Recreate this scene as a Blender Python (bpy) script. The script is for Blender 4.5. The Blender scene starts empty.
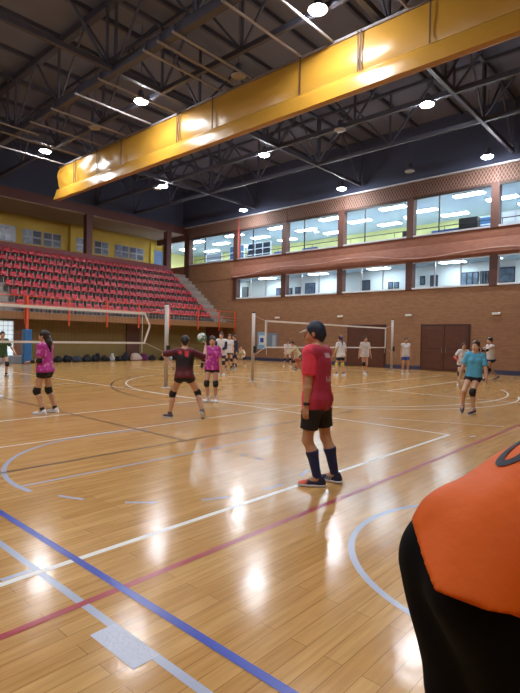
import bpy, bmesh, math, random
import numpy as np
from mathutils import Vector, Matrix
from mathutils.bvhtree import BVHTree

random.seed(7)
RNG = np.random.default_rng(7)
S = bpy.context.scene
COL = S.collection
PI = math.pi

# ------------------------------------------------------------------ helpers
def lin(c):
    return c / 12.92 if c <= 0.04045 else ((c + 0.055) / 1.055) ** 2.4

def rgb(r, g, b):
    return (lin(r / 255), lin(g / 255), lin(b / 255), 1)

MATS = {}
def mat(name, col, rough=0.6, metal=0.0, spec=0.5, vary=0.0, scale=8.0, bump=0.0, bscale=30.0, emit=None, estr=0.0):
    if name in MATS:
        return MATS[name]
    m = bpy.data.materials.new(name)
    m.use_nodes = True
    nt = m.node_tree
    b = nt.nodes['Principled BSDF']
    b.inputs['Roughness'].default_value = rough
    b.inputs['Metallic'].default_value = metal
    b.inputs['Specular IOR Level'].default_value = spec
    c = rgb(*col)
    b.inputs['Base Color'].default_value = c
    if vary or bump:
        tc = nt.nodes.new('ShaderNodeTexCoord')
    if vary:
        n = nt.nodes.new('ShaderNodeTexNoise')
        n.inputs['Scale'].default_value = scale
        n.inputs['Detail'].default_value = 4
        r = nt.nodes.new('ShaderNodeValToRGB')
        lo = [max(0, v * (1 - vary)) for v in c[:3]]
        hi = [min(1, v * (1 + vary)) for v in c[:3]]
        r.color_ramp.elements[0].color = (*lo, 1)
        r.color_ramp.elements[0].position = 0.3
        r.color_ramp.elements[1].color = (*hi, 1)
        r.color_ramp.elements[1].position = 0.7
        nt.links.new(tc.outputs['Object'], n.inputs['Vector'])
        nt.links.new(n.outputs['Fac'], r.inputs['Fac'])
        nt.links.new(r.outputs['Color'], b.inputs['Base Color'])
    if bump:
        n2 = nt.nodes.new('ShaderNodeTexNoise')
        n2.inputs['Scale'].default_value = bscale
        n2.inputs['Detail'].default_value = 3
        bp = nt.nodes.new('ShaderNodeBump')
        bp.inputs['Strength'].default_value = bump
        bp.inputs['Distance'].default_value = 0.02
        nt.links.new(tc.outputs['Object'], n2.inputs['Vector'])
        nt.links.new(n2.outputs['Fac'], bp.inputs['Height'])
        nt.links.new(bp.outputs['Normal'], b.inputs['Normal'])
    if emit:
        b.inputs['Emission Color'].default_value = rgb(*emit)
        b.inputs['Emission Strength'].default_value = estr
    MATS[name] = m
    return m

def link(o, parent=None):
    COL.objects.link(o)
    if parent is not None:
        o.parent = parent
    return o

def tag(o, label=None, cat=None, group=None, kind=None):
    if label: o['label'] = label
    if cat: o['category'] = cat
    if group: o['group'] = group
    if kind: o['kind'] = kind
    return o

def thing(name, label, cat, loc=(0, 0, 0), rz=0, group=None):
    o = bpy.data.objects.new(name, None)
    o.empty_display_size = 0.1
    o.location = loc
    o.rotation_euler = (0, 0, rz)
    link(o)
    return tag(o, label, cat, group)

class MB:
    """collects shapes into one mesh"""
    def __init__(s):
        s.v = []; s.f = []; s.mi = []; s.cur = 0
    def add(s, verts, faces):
        n = len(s.v)
        s.v += [tuple(map(float, q)) for q in verts]
        s.f += [tuple(i + n for i in f) for f in faces]
        s.mi += [s.cur] * len(faces)
        return s
    def box(s, x0, x1, y0, y1, z0, z1):
        v = [(x0,y0,z0),(x1,y0,z0),(x1,y1,z0),(x0,y1,z0),(x0,y0,z1),(x1,y0,z1),(x1,y1,z1),(x0,y1,z1)]
        return s.add(v, [(0,3,2,1),(4,5,6,7),(0,1,5,4),(1,2,6,5),(2,3,7,6),(3,0,4,7)])
    def bar(s, a, b, w, h=None, up=(0, 0, 1)):
        h = w if h is None else h
        a = Vector(a); b = Vector(b); d = (b - a).normalized()
        u = Vector(up)
        if abs(d.dot(u)) > 0.98: u = Vector((0, 1, 0))
        r = d.cross(u).normalized(); u = r.cross(d)
        v = []
        for p in (a, b):
            for sx, sy in ((-1,-1),(1,-1),(1,1),(-1,1)):
                v.append(p + r * sx * w / 2 + u * sy * h / 2)
        return s.add(v, [(0,1,2,3),(7,6,5,4),(0,4,5,1),(1,5,6,2),(2,6,7,3),(3,7,4,0)])
    def tube(s, pts, rad, n=8, cap=True):
        pts = [Vector(p) for p in pts]
        if not isinstance(rad, (list, tuple)): rad = [rad] * len(pts)
        rings = []; ref = None
        for i, p in enumerate(pts):
            d = (pts[min(i + 1, len(pts) - 1)] - pts[max(i - 1, 0)]).normalized()
            if ref is None:
                ref = Vector((0, 0, 1)) if abs(d.z) < 0.9 else Vector((1, 0, 0))
            r = d.cross(ref).normalized(); u = r.cross(d).normalized(); ref = u
            rings.append([p + (r * math.cos(2 * PI * k / n) + u * math.sin(2 * PI * k / n)) * rad[i] for k in range(n)])
        v = [q for R in rings for q in R]; f = []
        for i in range(len(pts) - 1):
            for k in range(n):
                k2 = (k + 1) % n
                f.append((i*n+k, i*n+k2, (i+1)*n+k2, (i+1)*n+k))
        if cap:
            f.append(tuple(range(n))[::-1]); f.append(tuple((len(pts)-1)*n + k for k in range(n)))
        return s.add(v, f)
    def lathe(s, prof, c=(0, 0, 0), n=20):
        c = Vector(c); v = []; f = []
        for r, z in prof:
            for k in range(n):
                v.append(c + Vector((r * math.cos(2*PI*k/n), r * math.sin(2*PI*k/n), z)))
        for i in range(len(prof) - 1):
            for k in range(n):
                k2 = (k + 1) % n
                f.append((i*n+k, i*n+k2, (i+1)*n+k2, (i+1)*n+k))
        f.append(tuple(range(n))[::-1]); f.append(tuple((len(prof)-1)*n + k for k in range(n)))
        return s.add(v, f)
    def sphere(s, c, r, n=10, m=7):
        c = Vector(c)
        if not isinstance(r, (tuple, list)): r = (r, r, r)
        v = [c + Vector((0, 0, -r[2]))]; f = []
        for i in range(1, m):
            t = -PI/2 + PI*i/m
            for k in range(n):
                a = 2*PI*k/n
                v.append(c + Vector((r[0]*math.cos(t)*math.cos(a), r[1]*math.cos(t)*math.sin(a), r[2]*math.sin(t))))
        v.append(c + Vector((0, 0, r[2])))
        for k in range(n): f.append((0, 1+(k+1)%n, 1+k))
        for i in range(m - 2):
            for k in range(n):
                a = 1+i*n; k2 = (k+1) % n
                f.append((a+k, a+k2, a+n+k2, a+n+k))
        L = len(v) - 1; a = 1+(m-2)*n
        for k in range(n): f.append((a+k, a+(k+1)%n, L))
        return s.add(v, f)
    def mesh(s, name, mats, smooth=False):
        me = bpy.data.meshes.new(name)
        me.from_pydata(s.v, [], s.f)
        for m in (mats if isinstance(mats, (list, tuple)) else [mats]): me.materials.append(m)
        if any(s.mi): me.polygons.foreach_set('material_index', s.mi)
        if smooth: me.polygons.foreach_set('use_smooth', [True] * len(s.f))
        me.update()
        return me
    def build(s, name, mats, parent=None, smooth=False, bevel=0):
        o = bpy.data.objects.new(name, s.mesh(name, mats, smooth))
        if bevel:
            md = o.modifiers.new('b', 'BEVEL'); md.width = bevel; md.segments = 2; md.limit_method = 'ANGLE'
        return link(o, parent)

def struct(name, mb, m, parent=None, **k):
    o = mb.build(name, m, parent, **k)
    if parent is None: o['kind'] = 'structure'
    return o

# ------------------------------------------------------------------ implicit surfaces (bodies, clothes)
def v3(*a): return np.array(a, dtype=np.float32)

def cone(a, b, ra, rb, k=0.03, w=None, sq=1.0):
    return ('c', np.asarray(a, np.float32), np.asarray(b, np.float32), ra, rb, k, None if w is None else np.asarray(w, np.float32), sq)

def ell(c, r, fr=None, k=0.02):
    return ('e', np.asarray(c, np.float32), np.asarray(r, np.float32), np.eye(3, dtype=np.float32) if fr is None else np.asarray(fr, np.float32), k)

def prim_box(p, off):
    if p[0] == 'c':
        m = max(p[3], p[4]) + off
        return np.minimum(p[1], p[2]) - m, np.maximum(p[1], p[2]) + m
    m = p[2].max() + off
    return p[1] - m, p[1] + m

def prim_eval(p, P):
    if p[0] == 'c':
        _, a, b, ra, rb, k, w, sq = p
        d = b - a; L = float(d @ d) + 1e-9
        q = P - a
        h = np.clip(q @ d / L, 0, 1)
        q = q - h[..., None] * d
        if w is not None:
            q = q + (sq - 1) * (q @ w)[..., None] * w
        return np.sqrt((q * q).sum(-1)) - (ra + (rb - ra) * h)
    _, c, r, fr, k = p
    q = (P - c) @ fr.T
    k0 = np.sqrt(((q / r) ** 2).sum(-1)); k1 = np.sqrt(((q / (r * r)) ** 2).sum(-1)) + 1e-6
    return k0 * (k0 - 1) / k1

def union(prims, P):
    D = None
    for p in prims:
        d = prim_eval(p, P); k = p[5] if p[0] == 'c' else p[4]
        if D is None: D = d
        else:
            h = np.clip(0.5 + 0.5 * (D - d) / k, 0, 1)
            D = D + (d - D) * h - k * h * (1 - h)
    return D

def half(P, o, n):
    n = np.asarray(n, np.float32); n = n / np.linalg.norm(n)
    return (P - np.asarray(o, np.float32)) @ n

def surface(prims, h, off=0.0, cuts=(), noise=0.0, nscale=9.0, extra=None):
    """cuts: list of (prim index range or None, point, normal): keeps the side the normal points away from"""
    lo = np.min([prim_box(p, off)[0] for p in prims], 0) - 2 * h - noise
    hi = np.max([prim_box(p, off)[1] for p in prims], 0) + 2 * h + noise
    n = np.ceil((hi - lo) / h).astype(int) + 1
    g = np.stack(np.meshgrid(*[lo[i] + h * np.arange(n[i], dtype=np.float32) for i in range(3)], indexing='ij'), -1).astype(np.float32)
    F = union(prims, g) - off
    if noise:
        F = F + noise * (np.sin(g[..., 0]*nscale + 2*np.sin(g[..., 2]*nscale*.7)) * np.sin(g[..., 1]*nscale*1.3 + g[..., 2]*nscale*.5) * .6
                         + .4*np.sin(g[..., 2]*nscale*2.1 + g[..., 0]*nscale*1.7))
    if extra is not None: F = extra(F, g)
    for o, nn in cuts: F = np.maximum(F, half(g, o, nn))
    return nets(F, lo, h)

def nets(F, lo, h):
    Sg = F < 0
    nx, ny, nz = F.shape
    cnt = np.zeros((nx-1, ny-1, nz-1), np.int8)
    for i in (0, 1):
        for j in (0, 1):
            for k in (0, 1):
                cnt += Sg[i:nx-1+i, j:ny-1+j, k:nz-1+k]
    act = (cnt > 0) & (cnt < 8)
    ci = np.argwhere(act)
    if len(ci) == 0: return np.zeros((0, 3)), []
    idx = -np.ones(act.shape, np.int64); idx[act] = np.arange(len(ci))
    acc = np.zeros((len(ci), 3)); num = np.zeros(len(ci))
    for ax in range(3):
        o1, o2 = [a for a in range(3) if a != ax]
        for p in (0, 1):
            for q in (0, 1):
                c0 = ci.copy(); c0[:, o1] += p; c0[:, o2] += q
                c1 = c0.copy(); c1[:, ax] += 1
                f0 = F[tuple(c0.T)]; f1 = F[tuple(c1.T)]
                m = (f0 < 0) != (f1 < 0)
                t = np.where(m, f0 / np.where(m, f0 - f1, 1), 0)
                pos = c0.astype(float); pos[:, ax] += t
                acc[m] += pos[m]; num[m] += 1
    V = acc / num[:, None] * h + lo
    faces = []
    for ax in range(3):
        o1, o2 = (ax + 1) % 3, (ax + 2) % 3
        a = [slice(None)] * 3; b = [slice(None)] * 3
        a[ax] = slice(0, -1); b[ax] = slice(1, None)
        A = Sg[tuple(a)]; B = Sg[tuple(b)]
        e = np.argwhere(A != B)
        e = e[(e[:, o1] > 0) & (e[:, o2] > 0) & (e[:, o1] < F.shape[o1]-1) & (e[:, o2] < F.shape[o2]-1)]
        if len(e) == 0: continue
        fl = A[tuple(e.T)]
        def cell(d1, d2):
            c = e.copy(); c[:, o1] -= d1; c[:, o2] -= d2
            return idx[tuple(c.T)]
        q = np.stack([cell(1, 1), cell(0, 1), cell(0, 0), cell(1, 0)], 1)
        q[~fl] = q[~fl][:, ::-1]
        faces.append(q)
    return V, np.concatenate(faces)

def np_mesh(name, V, Fq, mats, parent, extra=None, smooth=True):
    mb = MB()
    mb.v = [tuple(p) for p in V.tolist()]; mb.f = [tuple(f) for f in np.asarray(Fq).tolist()]; mb.mi = [0] * len(mb.f)
    if extra: extra(mb)
    return mb.build(name, mats, parent, smooth=smooth)

# ------------------------------------------------------------------ camera
H = 1.55
TH, PT, RO, FPX = math.radians(41.913), math.radians(-0.848), math.radians(1.153), 498.73
fw = Vector((math.cos(TH)*math.cos(PT), math.sin(TH)*math.cos(PT), math.sin(PT)))
rt = Vector((math.sin(TH), -math.cos(TH), 0))
up = rt.cross(fw)
r2 = rt*math.cos(RO) + up*math.sin(RO); u2 = -rt*math.sin(RO) + up*math.cos(RO)
cam = bpy.data.cameras.new('camera'); co = bpy.data.objects.new('camera', cam); link(co)
cam.sensor_fit = 'VERTICAL'; cam.sensor_height = 36; cam.lens = FPX / 693 * 36
cam.clip_start = 0.05; cam.clip_end = 200
M = Matrix((( r2.x, u2.x, -fw.x, 0), (r2.y, u2.y, -fw.y, 0), (r2.z, u2.z, -fw.z, H), (0, 0, 0, 1)))
co.matrix_world = M
S.camera = co

# ------------------------------------------------------------------ materials of the hall
def floor_material():
    m = bpy.data.materials.new('lacquered_boards'); m.use_nodes = True
    nt = m.node_tree; b = nt.nodes['Principled BSDF']
    tc = nt.nodes.new('ShaderNodeTexCoord')
    br = nt.nodes.new('ShaderNodeTexBrick')
    br.inputs['Scale'].default_value = 1
    br.inputs['Brick Width'].default_value = 1.25; br.inputs['Row Height'].default_value = 0.105
    br.inputs['Mortar Size'].default_value = 0.0022; br.inputs['Mortar Smooth'].default_value = 0.3
    br.inputs['Bias'].default_value = 0
    br.offset = 0.37; br.offset_frequency = 2
    br.inputs['Color1'].default_value = rgb(204, 160, 102)
    br.inputs['Color2'].default_value = rgb(188, 141, 84)
    br.inputs['Mortar'].default_value = rgb(142, 100, 56)
    nt.links.new(tc.outputs['Object'], br.inputs['Vector'])
    mp = nt.nodes.new('ShaderNodeMapping'); mp.inputs['Scale'].default_value = (2.2, 30, 1)
    nz = nt.nodes.new('ShaderNodeTexNoise'); nz.inputs['Scale'].default_value = 1.0; nz.inputs['Detail'].default_value = 5
    nt.links.new(tc.outputs['Object'], mp.inputs['Vector']); nt.links.new(mp.outputs['Vector'], nz.inputs['Vector'])
    rp = nt.nodes.new('ShaderNodeValToRGB')
    rp.color_ramp.elements[0].color = (0.80, 0.76, 0.7, 1); rp.color_ramp.elements[0].position = 0.3
    rp.color_ramp.elements[1].color = (1.08, 1.08, 1.05, 1); rp.color_ramp.elements[1].position = 0.7
    nt.links.new(nz.outputs['Fac'], rp.inputs['Fac'])
    mx = nt.nodes.new('ShaderNodeMix'); mx.data_type = 'RGBA'; mx.blend_type = 'MULTIPLY'; mx.inputs['Factor'].default_value = 1
    nt.links.new(br.outputs['Color'], mx.inputs['A']); nt.links.new(rp.outputs['Color'], mx.inputs['B'])
    nt.links.new(mx.outputs['Result'], b.inputs['Base Color'])
    n3 = nt.nodes.new('ShaderNodeTexNoise'); n3.inputs['Scale'].default_value = 1.3; n3.inputs['Detail'].default_value = 3
    nt.links.new(tc.outputs['Object'], n3.inputs['Vector'])
    mr = nt.nodes.new('ShaderNodeMapRange'); mr.inputs['To Min'].default_value = 0.13; mr.inputs['To Max'].default_value = 0.22
    nt.links.new(n3.outputs['Fac'], mr.inputs['Value']); nt.links.new(mr.outputs['Result'], b.inputs['Roughness'])
    n4 = nt.nodes.new('ShaderNodeTexNoise'); n4.inputs['Scale'].default_value = 7; n4.inputs['Detail'].default_value = 2
    nt.links.new(tc.outputs['Object'], n4.inputs['Vector'])
    bp = nt.nodes.new('ShaderNodeBump'); bp.inputs['Strength'].default_value = 0.07; bp.inputs['Distance'].default_value = 0.02
    nt.links.new(n4.outputs['Fac'], bp.inputs['Height'])
    nt.links.new(bp.outputs['Normal'], b.inputs['Normal'])
    b.inputs['Specular IOR Level'].default_value = 0.24
    return m

def brick_material(name, c1, c2, mortar, axis):
    m = bpy.data.materials.new(name); m.use_nodes = True
    nt = m.node_tree; b = nt.nodes['Principled BSDF']; b.inputs['Roughness'].default_value = 0.75
    tc = nt.nodes.new('ShaderNodeTexCoord'); sp = nt.nodes.new('ShaderNodeSeparateXYZ'); cb = nt.nodes.new('ShaderNodeCombineXYZ')
    nt.links.new(tc.outputs['Object'], sp.inputs['Vector'])
    nt.links.new(sp.outputs[axis], cb.inputs['X']); nt.links.new(sp.outputs['Z'], cb.inputs['Y'])
    br = nt.nodes.new('ShaderNodeTexBrick'); br.inputs['Scale'].default_value = 1
    br.inputs['Brick Width'].default_value = 0.26; br.inputs['Row Height'].default_value = 0.075
    br.inputs['Mortar Size'].default_value = 0.007
    br.inputs['Color1'].default_value = rgb(*c1); br.inputs['Color2'].default_value = rgb(*c2); br.inputs['Mortar'].default_value = rgb(*mortar)
    nt.links.new(cb.outputs['Vector'], br.inputs['Vector'])
    nt.links.new(br.outputs['Color'], b.inputs['Base Color'])
    bp = nt.nodes.new('ShaderNodeBump'); bp.inputs['Strength'].default_value = 0.3; bp.inputs['Distance'].default_value = 0.01
    nt.links.new(br.outputs['Fac'], bp.inputs['Height']); bp.invert = True
    nt.links.new(bp.outputs['Normal'], b.inputs['Normal'])
    return m

def glass_material():
    m = bpy.data.materials.new('window_glass'); m.use_nodes = True
    nt = m.node_tree; nt.nodes.remove(nt.nodes['Principled BSDF'])
    out = nt.nodes['Material Output']
    tr = nt.nodes.new('ShaderNodeBsdfTransparent'); gl = nt.nodes.new('ShaderNodeBsdfGlossy'); gl.inputs['Roughness'].default_value = 0.03
    tr.inputs['Color'].default_value = (0.93, 0.97, 0.97, 1)
    fr = nt.nodes.new('ShaderNodeFresnel'); fr.inputs['IOR'].default_value = 1.45
    mx = nt.nodes.new('ShaderNodeMixShader')
    ge = nt.nodes.new('ShaderNodeNewGeometry'); iv = nt.nodes.new('ShaderNodeMath'); iv.operation = 'SUBTRACT'; iv.inputs[0].default_value = 1
    mu = nt.nodes.new('ShaderNodeMath'); mu.operation = 'MULTIPLY'
    nt.links.new(ge.outputs['Backfacing'], iv.inputs[1]); nt.links.new(fr.outputs['Fac'], mu.inputs[0]); nt.links.new(iv.outputs['Value'], mu.inputs[1])
    nt.links.new(mu.outputs['Value'], mx.inputs['Fac']); nt.links.new(tr.outputs['BSDF'], mx.inputs[1]); nt.links.new(gl.outputs['BSDF'], mx.inputs[2])
    nt.links.new(mx.outputs['Shader'], out.inputs['Surface'])
    return m

M_FLOOR = floor_material()
M_BRICK = brick_material('brown_brick', (158, 116, 82), (144, 102, 72), (134, 100, 76), 'Y')
M_BRICKX = brick_material('brown_brick_end_wall', (150, 100, 66), (134, 86, 56), (124, 86, 62), 'X')
M_SPAN = brick_material('red_brick', (146, 92, 70), (130, 80, 62), (124, 84, 66), 'Y')
M_PILLAR = mat('pillar_brown', (88, 54, 44), 0.6, vary=.12)
M_BEAM = mat('beam_dark_red', (82, 42, 38), 0.6, vary=.12, scale=2)
M_TANBEAM = mat('tan_beam', (140, 97, 58), 0.55, vary=.08, scale=3)
M_OLIVE = mat('olive_plaster', (128, 108, 62), 0.8, vary=.06, scale=2)
M_YELLOW = mat('yellow_plaster', (198, 166, 74), 0.8, vary=.05, scale=2)
M_LIME = mat('lime_plaster', (196, 194, 132), 0.8, vary=.04, scale=2)
M_WHITE = mat('white_paint', (225, 228, 230), 0.7)
M_CONC = mat('stand_concrete', (134, 122, 116), 0.8, vary=.12, scale=4)
M_SOFFIT = mat('soffit_grey', (164, 146, 132), 0.85)
M_ROOF = mat('roof_deck', (106, 108, 124), 0.8, vary=.1, scale=.6)
M_UPPER = mat('upper_wall_dark', (62, 68, 90), 0.85)
M_STEEL = mat('truss_steel', (66, 66, 80), 0.55, vary=.1, scale=3)
M_PIPE = mat('pale_pipe', (140, 134, 136), 0.45)
M_ALU = mat('pale_aluminium', (190, 190, 196), 0.4, 0.3)
M_ORANGE = mat('orange_paint', (214, 78, 34), 0.5)
M_GREYMETAL = mat('grey_metal', (140, 136, 136), 0.45, 0.4)
M_DARK = mat('dark_metal', (40, 38, 42), 0.5, 0.2)
M_GLASS = glass_material()
M_DOOR = mat('brown_door', (92, 54, 40), 0.5, vary=.1, scale=3)
M_DOORFRAME = mat('brown_door_frame', (70, 40, 32), 0.5)

XW, YW = 26.8, 28.0
# ------------------------------------------------------------------ floor and court lines
fl = struct('floor', MB().add([(-12,-6,0),(XW,-6,0),(XW,YW,0),(-12,YW,0),(-12,-6,-.1),(XW,-6,-.1),(XW,YW,-.1),(-12,YW,-.1)],
       [(0,1,2,3),(7,6,5,4),(0,4,5,1),(1,5,6,2),(2,6,7,3),(3,7,4,0)]), M_FLOOR)
M_LWHITE = mat('line_white', (226, 222, 214), 0.28)
M_LBLUE = mat('line_blue', (26, 56, 164), 0.28)
M_LGREY = mat('line_pale_blue', (166, 172, 192), 0.25)
M_LRED = mat('line_red', (158, 18, 36), 0.28)
M_LDARK = mat('line_dark', (38, 22, 28), 0.3)
def line(x0, y0, x1, y1, w, m, label, z=0.0012):
    d = Vector((x1-x0, y1-y0, 0)).normalized(); n = Vector((-d.y, d.x, 0)) * w/2
    a = Vector((x0, y0, z)); b = Vector((x1, y1, z))
    o = MB().add([a-n, b-n, b+n, a+n], [(0,1,2,3)]).build('court_line', m, fl)
    o['label'] = label
    return o
def arc(cx, cy, r, a0, a1, w, m, label, z=0.0016, n=72):
    mb = MB(); v = []; f = []
    for i in range(n + 1):
        t = math.radians(a0 + (a1-a0)*i/n)
        for rr in (r - w/2, r + w/2): v.append((cx + rr*math.cos(t), cy + rr*math.sin(t), z))
    for i in range(n): f.append((2*i, 2*i+1, 2*i+3, 2*i+2))
    o = mb.add(v, f).build('court_line', m, fl); o['label'] = label
    return o
line(1.72, -4, 1.72, 27, .055, M_LBLUE, 'blue court line', .0024)
line(1.465, 1.0, 1.465, 27, .05, M_LGREY, 'pale blue line beside the blue one', .0012)
o = MB().add([(1.335,1.95,.0018),(1.49,1.95,.0018),(1.49,2.34,.0018),(1.335,2.34,.0018)], [(0,1,2,3)]).build('tape_patch', mat('tape_pale', (186,190,206), .22, bump=.25, bscale=40), fl)
o['label'] = 'pale square tape patch on the floor'
line(1.25, 3.27, 1.47, 3.27, .045, M_LGREY, 'short pale stub', .0007)
line(-.6, 3.21, 8.43, 3.21, .055, M_LWHITE, 'white end line of the near volleyball court', .0020)
line(8.40, 3.21, 8.40, 21.25, .05, M_LWHITE, 'white side line of the near volleyball court', .0019)
line(-.6, 3.21, -.6, 21.25, .05, M_LWHITE, 'white far side line')
line(-.6, 9.3, 8.4, 9.3, .05, M_LWHITE, 'white attack line', .0017)
line(-.6, 15.25, 8.4, 15.25, .05, M_LWHITE, 'white attack line beyond the net')
line(-.6, 21.25, 8.4, 21.25, .05, M_LWHITE, 'white end line beyond the net')
for yy in (3.6, 7.5, 9.3, 15.25, 21.25):
    line(14.4, yy, 23.4, yy, .06, M_LWHITE, 'white line of the far volleyball court', .0015)
line(14.4, 3.6, 14.4, 21.25, .06, M_LWHITE, 'white side line of the far court', .0013)
line(23.4, 3.6, 23.4, 21.25, .06, M_LWHITE, 'white side line by the brick wall', .0013)
line(8.47, 2.90, 8.65, 2.86, .05, M_LWHITE, 'white service tick')
line(-6, 2.65, 24, 2.65, .055, M_LRED, 'red court line', .0022)
line(-2, 5.82, 9.6, 5.82, .035, M_LDARK, 'thin dark line', .0022)
line(4.84, 5.82, 4.84, 20, .035, M_LDARK, 'thin dark line towards the net', .0023)
for k in range(5):
    line(4.81, 5.45-.27*k, 4.81, 5.32-.27*k, .04, M_LDARK, 'dark dash', .0026)
line(1.5, 7.15, 9.5, 7.15, .035, M_LWHITE, 'thin white line', .0016)
line(2.1, 5.17, 6.0, 5.12, .04, M_LGREY, 'thin pale line')
arc(4.046, 5.2, 1.91, 62, 188, .055, M_LGREY, 'pale half circle')
for k in range(5):
    a = 198 + 22*k
    arc(4.046, 5.2, 1.85, a, a+9, .04, M_LGREY, 'pale dash of the broken half circle', n=8)
arc(3.93, .871, 1.28, 0, 360, .05, M_LGREY, 'pale blue circle')
arc(14.8, 10.8, 6.5, 90, 300, .05, M_LWHITE, 'white arc by the posts')
arc(15.5, 9.74, 8.12, 110, 200, .045, M_LDARK, 'dark arc by the posts')
arc(14.26, 9.0, 5.19, 205, 290, .05, M_LWHITE, 'white arc of the far court')
line(9.15, 4.91, 10.04, 2.81, .035, M_LWHITE, 'thin white slanting line')

# ------------------------------------------------------------------ walls
wr = MB()
wr.box(XW, XW+.3, -6, YW+12, 0, 4.5)
struct('wall_right_fascia', MB().box(XW, XW+.3, -6, YW+12, 9.65, 10.6), brick_material('shaded_brick', (96, 70, 60), (86, 62, 54), (80, 62, 56), 'Y'))  # brown brick with the weaker light up here put into its colour
struct('wall_right', wr, M_BRICK)
struct('wall_right_upper', MB().box(XW+.02, XW+.3, -6, 40, 10.6, 13.8), M_UPPER)
struct('wall_right_corner', MB().box(XW, XW+.3, 26.95, 32.6, 6.05, 7.5), M_BRICK)
sp = MB().box(XW, XW+.3, -6, 26.95, 6.05, 7.48)
sp.add([(XW,-6,6.05),(XW-.22,-6,6.2),(XW-.2,-6,6.4),(XW,-6,6.95),(XW,26.95,6.05),(XW-.22,26.95,6.2),(XW-.2,26.95,6.4),(XW,26.95,6.95)],
       [(0,1,5,4),(1,2,6,5),(2,3,7,6),(0,3,2,1),(4,5,6,7)])
struct('wall_right_spandrel', sp, M_SPAN)
COLY = [3.6, 8.2, 12.75, 17.38, 21.97, 26.72]
for y in COLY:
    struct('pillar', MB().box(XW-.06, XW+.36, y-.2, y+.2, 4.5, 6.1), M_PILLAR)
    struct('pillar', MB().box(XW-.06, XW+.36, y-.2, y+.2, 7.45, 10.6), M_PILLAR)
struct('pillar', MB().box(XW-.1, XW+.36, 32.05, 32.65, 6.2, 10.6), M_PILLAR)
struct('baseboard_right', MB().box(XW-.03, XW, -6, 26.5, 0, .22), mat('navy_base', (58, 62, 92), .5))
struct('trim_1', MB().box(XW-.14, XW, -6, 32.6, 10.58, 10.66), M_ALU)
# windows of the two galleries
wn = 1
bays = [(-1.0, 3.4)] + [(COLY[i]+.2, COLY[i+1]-.2) for i in range(5)] + [(26.92, 32.05)]
def window(y0, y1, z0, z1, mull, lower):
    global wn
    o = struct('window_%d' % wn, MB().box(XW-.07, XW+.32, y0, y1, z0-.09, z0), M_WHITE if lower else M_ALU); wn += 1
    MB().box(XW-.02, XW+.06, y0, y1, z1-.05, z1).build('window_head', M_ALU if lower else M_DARK, o)
    ys = [y0] + [y0 + (y1-y0)*k for k in mull] + [y1]
    for a, b in zip(ys[:-1], ys[1:]):
        MB().box(XW+.12, XW+.13, a+.015, b-.015, z0, z1-.05).build('pane', M_GLASS, o)
    for a in ys[1:-1]:
        MB().box(XW+.09, XW+.16, a-.03, a+.03, z0, z1-.05).build('mullion', M_ALU if lower else M_DARK, o)
for i, (a, b) in enumerate(bays):
    window(a, b, 7.57, 9.65, [.66] if i else [.5], False)
    if i < len(bays) - 1:
        window(a, b, 4.62, 6.05, [.36, .7], True)
struct('wall_right_blind', MB().box(XW, XW+.3, 26.9, 40, 4.5, 6.1), M_BRICK)
struct('wall_right_sill', MB().box(XW, XW+.3, 32.6, 40, 6.05, 7.48), M_SPAN)
# double doors in the brick wall
def double_door(n, y0, y1, label):
    o = struct('door_%d' % n, MB().box(XW-.05, XW, y0-.1, y1+.1, 0.0, 2.56), M_DOORFRAME)
    mid = (y0+y1)/2
    for a, b in ((y0, mid-.015), (mid+.015, y1)):
        lf = MB().box(XW-.09, XW-.05, a, b, .01, 2.46).build('door_leaf', M_DOOR, o)
        for z0, z1 in ((.12, 1.12), (1.24, 2.34)):
            MB().box(XW-.105, XW-.09, a+.1, b-.1, z0, z1).build('door_panel', M_DOOR, lf, bevel=.012)
    for s in (-.1, .1):
        MB().tube([(XW-.12, mid+s, 1.0), (XW-.15, mid+s, 1.02), (XW-.15, mid+s, 1.28), (XW-.12, mid+s, 1.3)], .012, 6).build('door_handle', M_GREYMETAL, o)
double_door(1, 9.36, 11.86, '')
double_door(2, 14.2, 16.62, '')
# walls out of the frame that close the hall
struct('wall_left', MB().box(-12.3, -12, -6, 40, 0, 13.8), M_BRICK)
struct('wall_front', MB().box(-12, XW, -6.3, -6, 0, 13.8), M_BRICKX)

# ------------------------------------------------------------------ the stand
struct('wall_back', MB().box(-12, XW, YW, YW+.3, 0, 2.4), M_OLIVE)
M_SOF2 = mat('soffit_tan', (120, 92, 58), .8)
struct('stand_beam', MB().box(-12, XW, 26.5, 26.75, 2.36, 2.72), M_TANBEAM)
struct('stand_deck', MB().box(-12, XW, 26.75, 33, 2.36, 2.7), M_SOF2)
ROWS, TR, RI, Y0, Z0 = 7, .75, .575, 27.2, 2.72
steps = MB()
for i in range(ROWS):
    steps.box(-12, XW, Y0 + TR*i, 33, Z0 + RI*i - (.02 if i == 0 else RI), Z0 + RI*i)
steps.box(-12, XW, Y0 + TR*ROWS, 40, Z0 + RI*(ROWS-1), 6.75)
st = struct('stand_steps', steps, M_CONC)
for (x0, x1) in ((25.45, XW), (9.6, 11.0)):
    mb = MB()
    for i in range(ROWS):
        mb.box(x0, x1, Y0+TR*(i+1)-.38, Y0+TR*(i+1), Z0+RI*i, Z0+RI*i+RI/2)
    mb.build('aisle_steps', mat('aisle_concrete', (150, 140, 132), .8, vary=.1, scale=5), st)
struct('pillar', MB().box(18.2, 19.15, YW-.12, YW, 0, 2.36), M_PILLAR)
struct('pillar', MB().box(25.1, 26.4, YW-.12, YW, 0, 2.36), M_PILLAR)
struct('pillar', MB().box(11.2, 11.7, YW-.12, YW, 0, 2.36), mat('dull_brick', (136, 96, 76), .8))
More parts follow.
